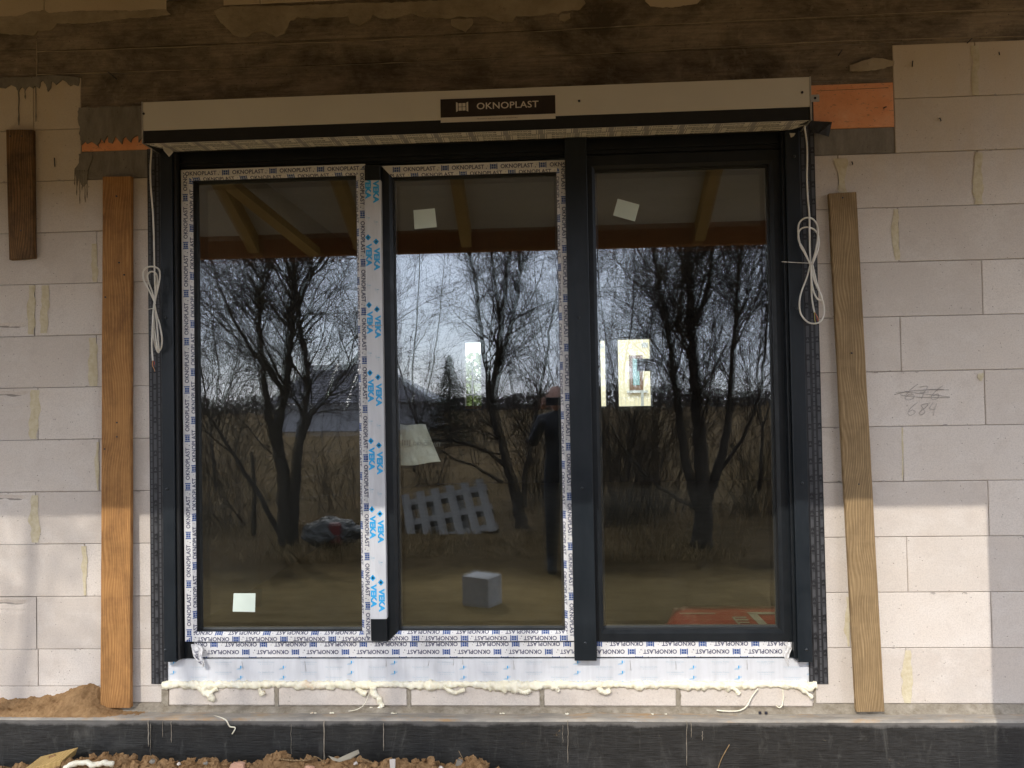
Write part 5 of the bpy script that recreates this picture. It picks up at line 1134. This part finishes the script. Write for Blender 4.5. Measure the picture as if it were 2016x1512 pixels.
# ---- person photographing, behind the lens
def skin_mesh(name, verts, edges, rad, mat, parent, sub=2, root=0):
    me = bpy.data.meshes.new(name); me.from_pydata([tuple(v_) for v_ in verts], edges, []); o = link(bpy.data.objects.new(name, me), parent)
    sk_ = o.modifiers.new('s', 'SKIN'); sk_.use_smooth_shade = True
    for i, r in enumerate(rad):
        d_ = me.skin_vertices[0].data[i]; d_.radius = (r, r) if not hasattr(r, '__len__') else r; d_.use_root = (i == root)
    ss = o.modifiers.new('u', 'SUBSURF'); ss.levels = sub; ss.render_levels = sub; me.materials.append(mat); return o
PX, PY = .085, -3.86
pe = thing('person', 'bald person in black clothes holding up a phone, mirrored in the middle pane', 'person', (PX, PY, -.03))
def pv(*l): return [Vector(a) for a in l]
V = pv((0,0,.98),(0,.0,1.12),(0,0,1.28),(0,-.01,1.42),(0,0,1.50),(0,.01,1.56),
       (-.10,0,.92),(-.11,.02,.52),(-.12,0,.10),(-.12,.12,.04), (.10,0,.92),(.11,.02,.52),(.12,0,.10),(.13,.12,.04),
       (-.19,-.01,1.42),(-.29,.05,1.19),(-.17,.24,1.44), (.19,-.01,1.42),(.27,.05,1.19),(.07,.24,1.44))
E_ = [(0,1),(1,2),(2,3),(3,4),(4,5),(0,6),(6,7),(7,8),(8,9),(0,10),(10,11),(11,12),(12,13),(3,14),(14,15),(15,16),(3,17),(17,18),(18,19)]
rad = [(.17,.12),(.165,.12),(.18,.125),(.165,.11),(.07,.07),(.055,.055),(.10,.10),(.072,.072),(.055,.055),(.045,.045),(.10,.10),(.072,.072),(.055,.055),(.045,.045),(.072,.072),(.058,.058),(.038,.038),(.072,.072),(.058,.058),(.038,.038)]
body = skin_mesh('body', V, E_, rad, M['cloth'], pe)
bm = bmesh.new(); bmesh.ops.create_uvsphere(bm, u_segments=24, v_segments=18, radius=1)
for v_ in bm.verts:
    x_, y_, z_ = v_.co; k_ = 1-.22*max(0,-z_); jaw = .018*max(0,-z_)*(1 if y_ > 0 else 0); nose = .022*math.exp(-((x_*.075)/.012)**2-((z_*.12+.015)/.022)**2)*(1 if y_ > 0 else 0); eye = -.007*(math.exp(-((abs(x_)*.075-.03)/.012)**2-((z_*.12-.006)/.012)**2))*(1 if y_ > 0 else 0)
    v_.co = Vector((x_*.076*k_, y_*.095*k_+jaw+nose+eye, z_*.118))
me = bpy.data.meshes.new('head'); bm.to_mesh(me); bm.free(); me.materials.append(M['skin']); 
for p_ in me.polygons: p_.use_smooth = True
hd = link(bpy.data.objects.new('head', me), pe); hd.location = (-.055, .03, 1.625)
for s_ in (-1, 1):
    m_ = MB(); m_.tube([(s_*.074,0,-.02),(s_*.084,-.006,.0),(s_*.082,-.008,.028),(s_*.072,0,.035)], [.008,.011,.012,.006], 8); m_.build('ear', M['skin'], hd)
m_ = MB(); m_.tube([(-.024,.090,-.052),(0,.097,-.053),(.024,.090,-.052)], [.003,.006,.003], 8); m_.build('mouth', plain('lips', (.36,.13,.11), .5), hd)
# phone, held just behind the camera position
PHX = Vector((0, -D-.012, ZC))
ph = MB(); ph.box(-.075, .075, -.004, .004, -.037, .037)
po = ph.build('phone', M['phone'], None, .003); po.location = PHX+Vector((.012,-.012,-.012)); tag(po, 'dark smartphone held sideways in both hands of the mirrored person', 'phone')
# hands: palm and five fingers each, gripping the short ends of the phone
hO = Vector((PX, PY, -.03))
for s_ in (-1, 1):
    c_ = PHX+Vector((.012+s_*.088,-.035,-.03))-hO
    wr = c_+Vector((s_*.012,-.060,-.055)); V = [wr, c_+Vector((s_*.004,-.03,-.02)), c_+Vector((0,-.01,.0))]; ed = [(0,1),(1,2)]; rd = [(.026,.02),(.034,.018),(.030,.014)]
    skin_mesh('hand', V, ed, rd, M['skin'], pe, 2)
    ends = ((.040, 1.0, .026), (.020, 1.08, .010), (.002, 1.0, -.006), (-.014, .85, -.020))
    for z_, ln, dz in ends:
        b0 = c_+Vector((s_*.010,-.012,z_*.9)); V = [b0, b0+Vector((s_*.012,.022*ln,.008)), b0+Vector((s_*-.004,.040*ln,.012)), b0+Vector((-s_*.024*ln,.040,.010))]
        V[2].y = min(V[2].y, PHX.y-.004-hO.y); V[3].y = min(V[3].y, PHX.y-.003-hO.y)
        skin_mesh('finger', V, [(0,1),(1,2),(2,3)], [.0095,.009,.0085,.007], M['skin'], pe, 1)
    b0 = c_+Vector((-s_*.004,-.028,-.030)); skin_mesh('thumb', [b0, b0+Vector((-s_*.022,.004,.010)), b0+Vector((-s_*.044,.006,.018))], [(0,1),(1,2)], [.012,.0105,.009], M['skin'], pe, 1)
m_ = MB(); m_.tube([(-.12,-.02,.02),(-.12,.14,.02)], [.05,.042], 8); m_.build('shoe', M['black'], pe); m_ = MB(); m_.tube([(.12,-.02,.02),(.13,.14,.02)], [.05,.042], 8); m_.build('shoe', M['black'], pe)
for o in bpy.data.objects:
    if o.type == 'MESH' and o.name.startswith('body'):
        o.data.materials.clear(); o.data.materials.append(M['cloth'])
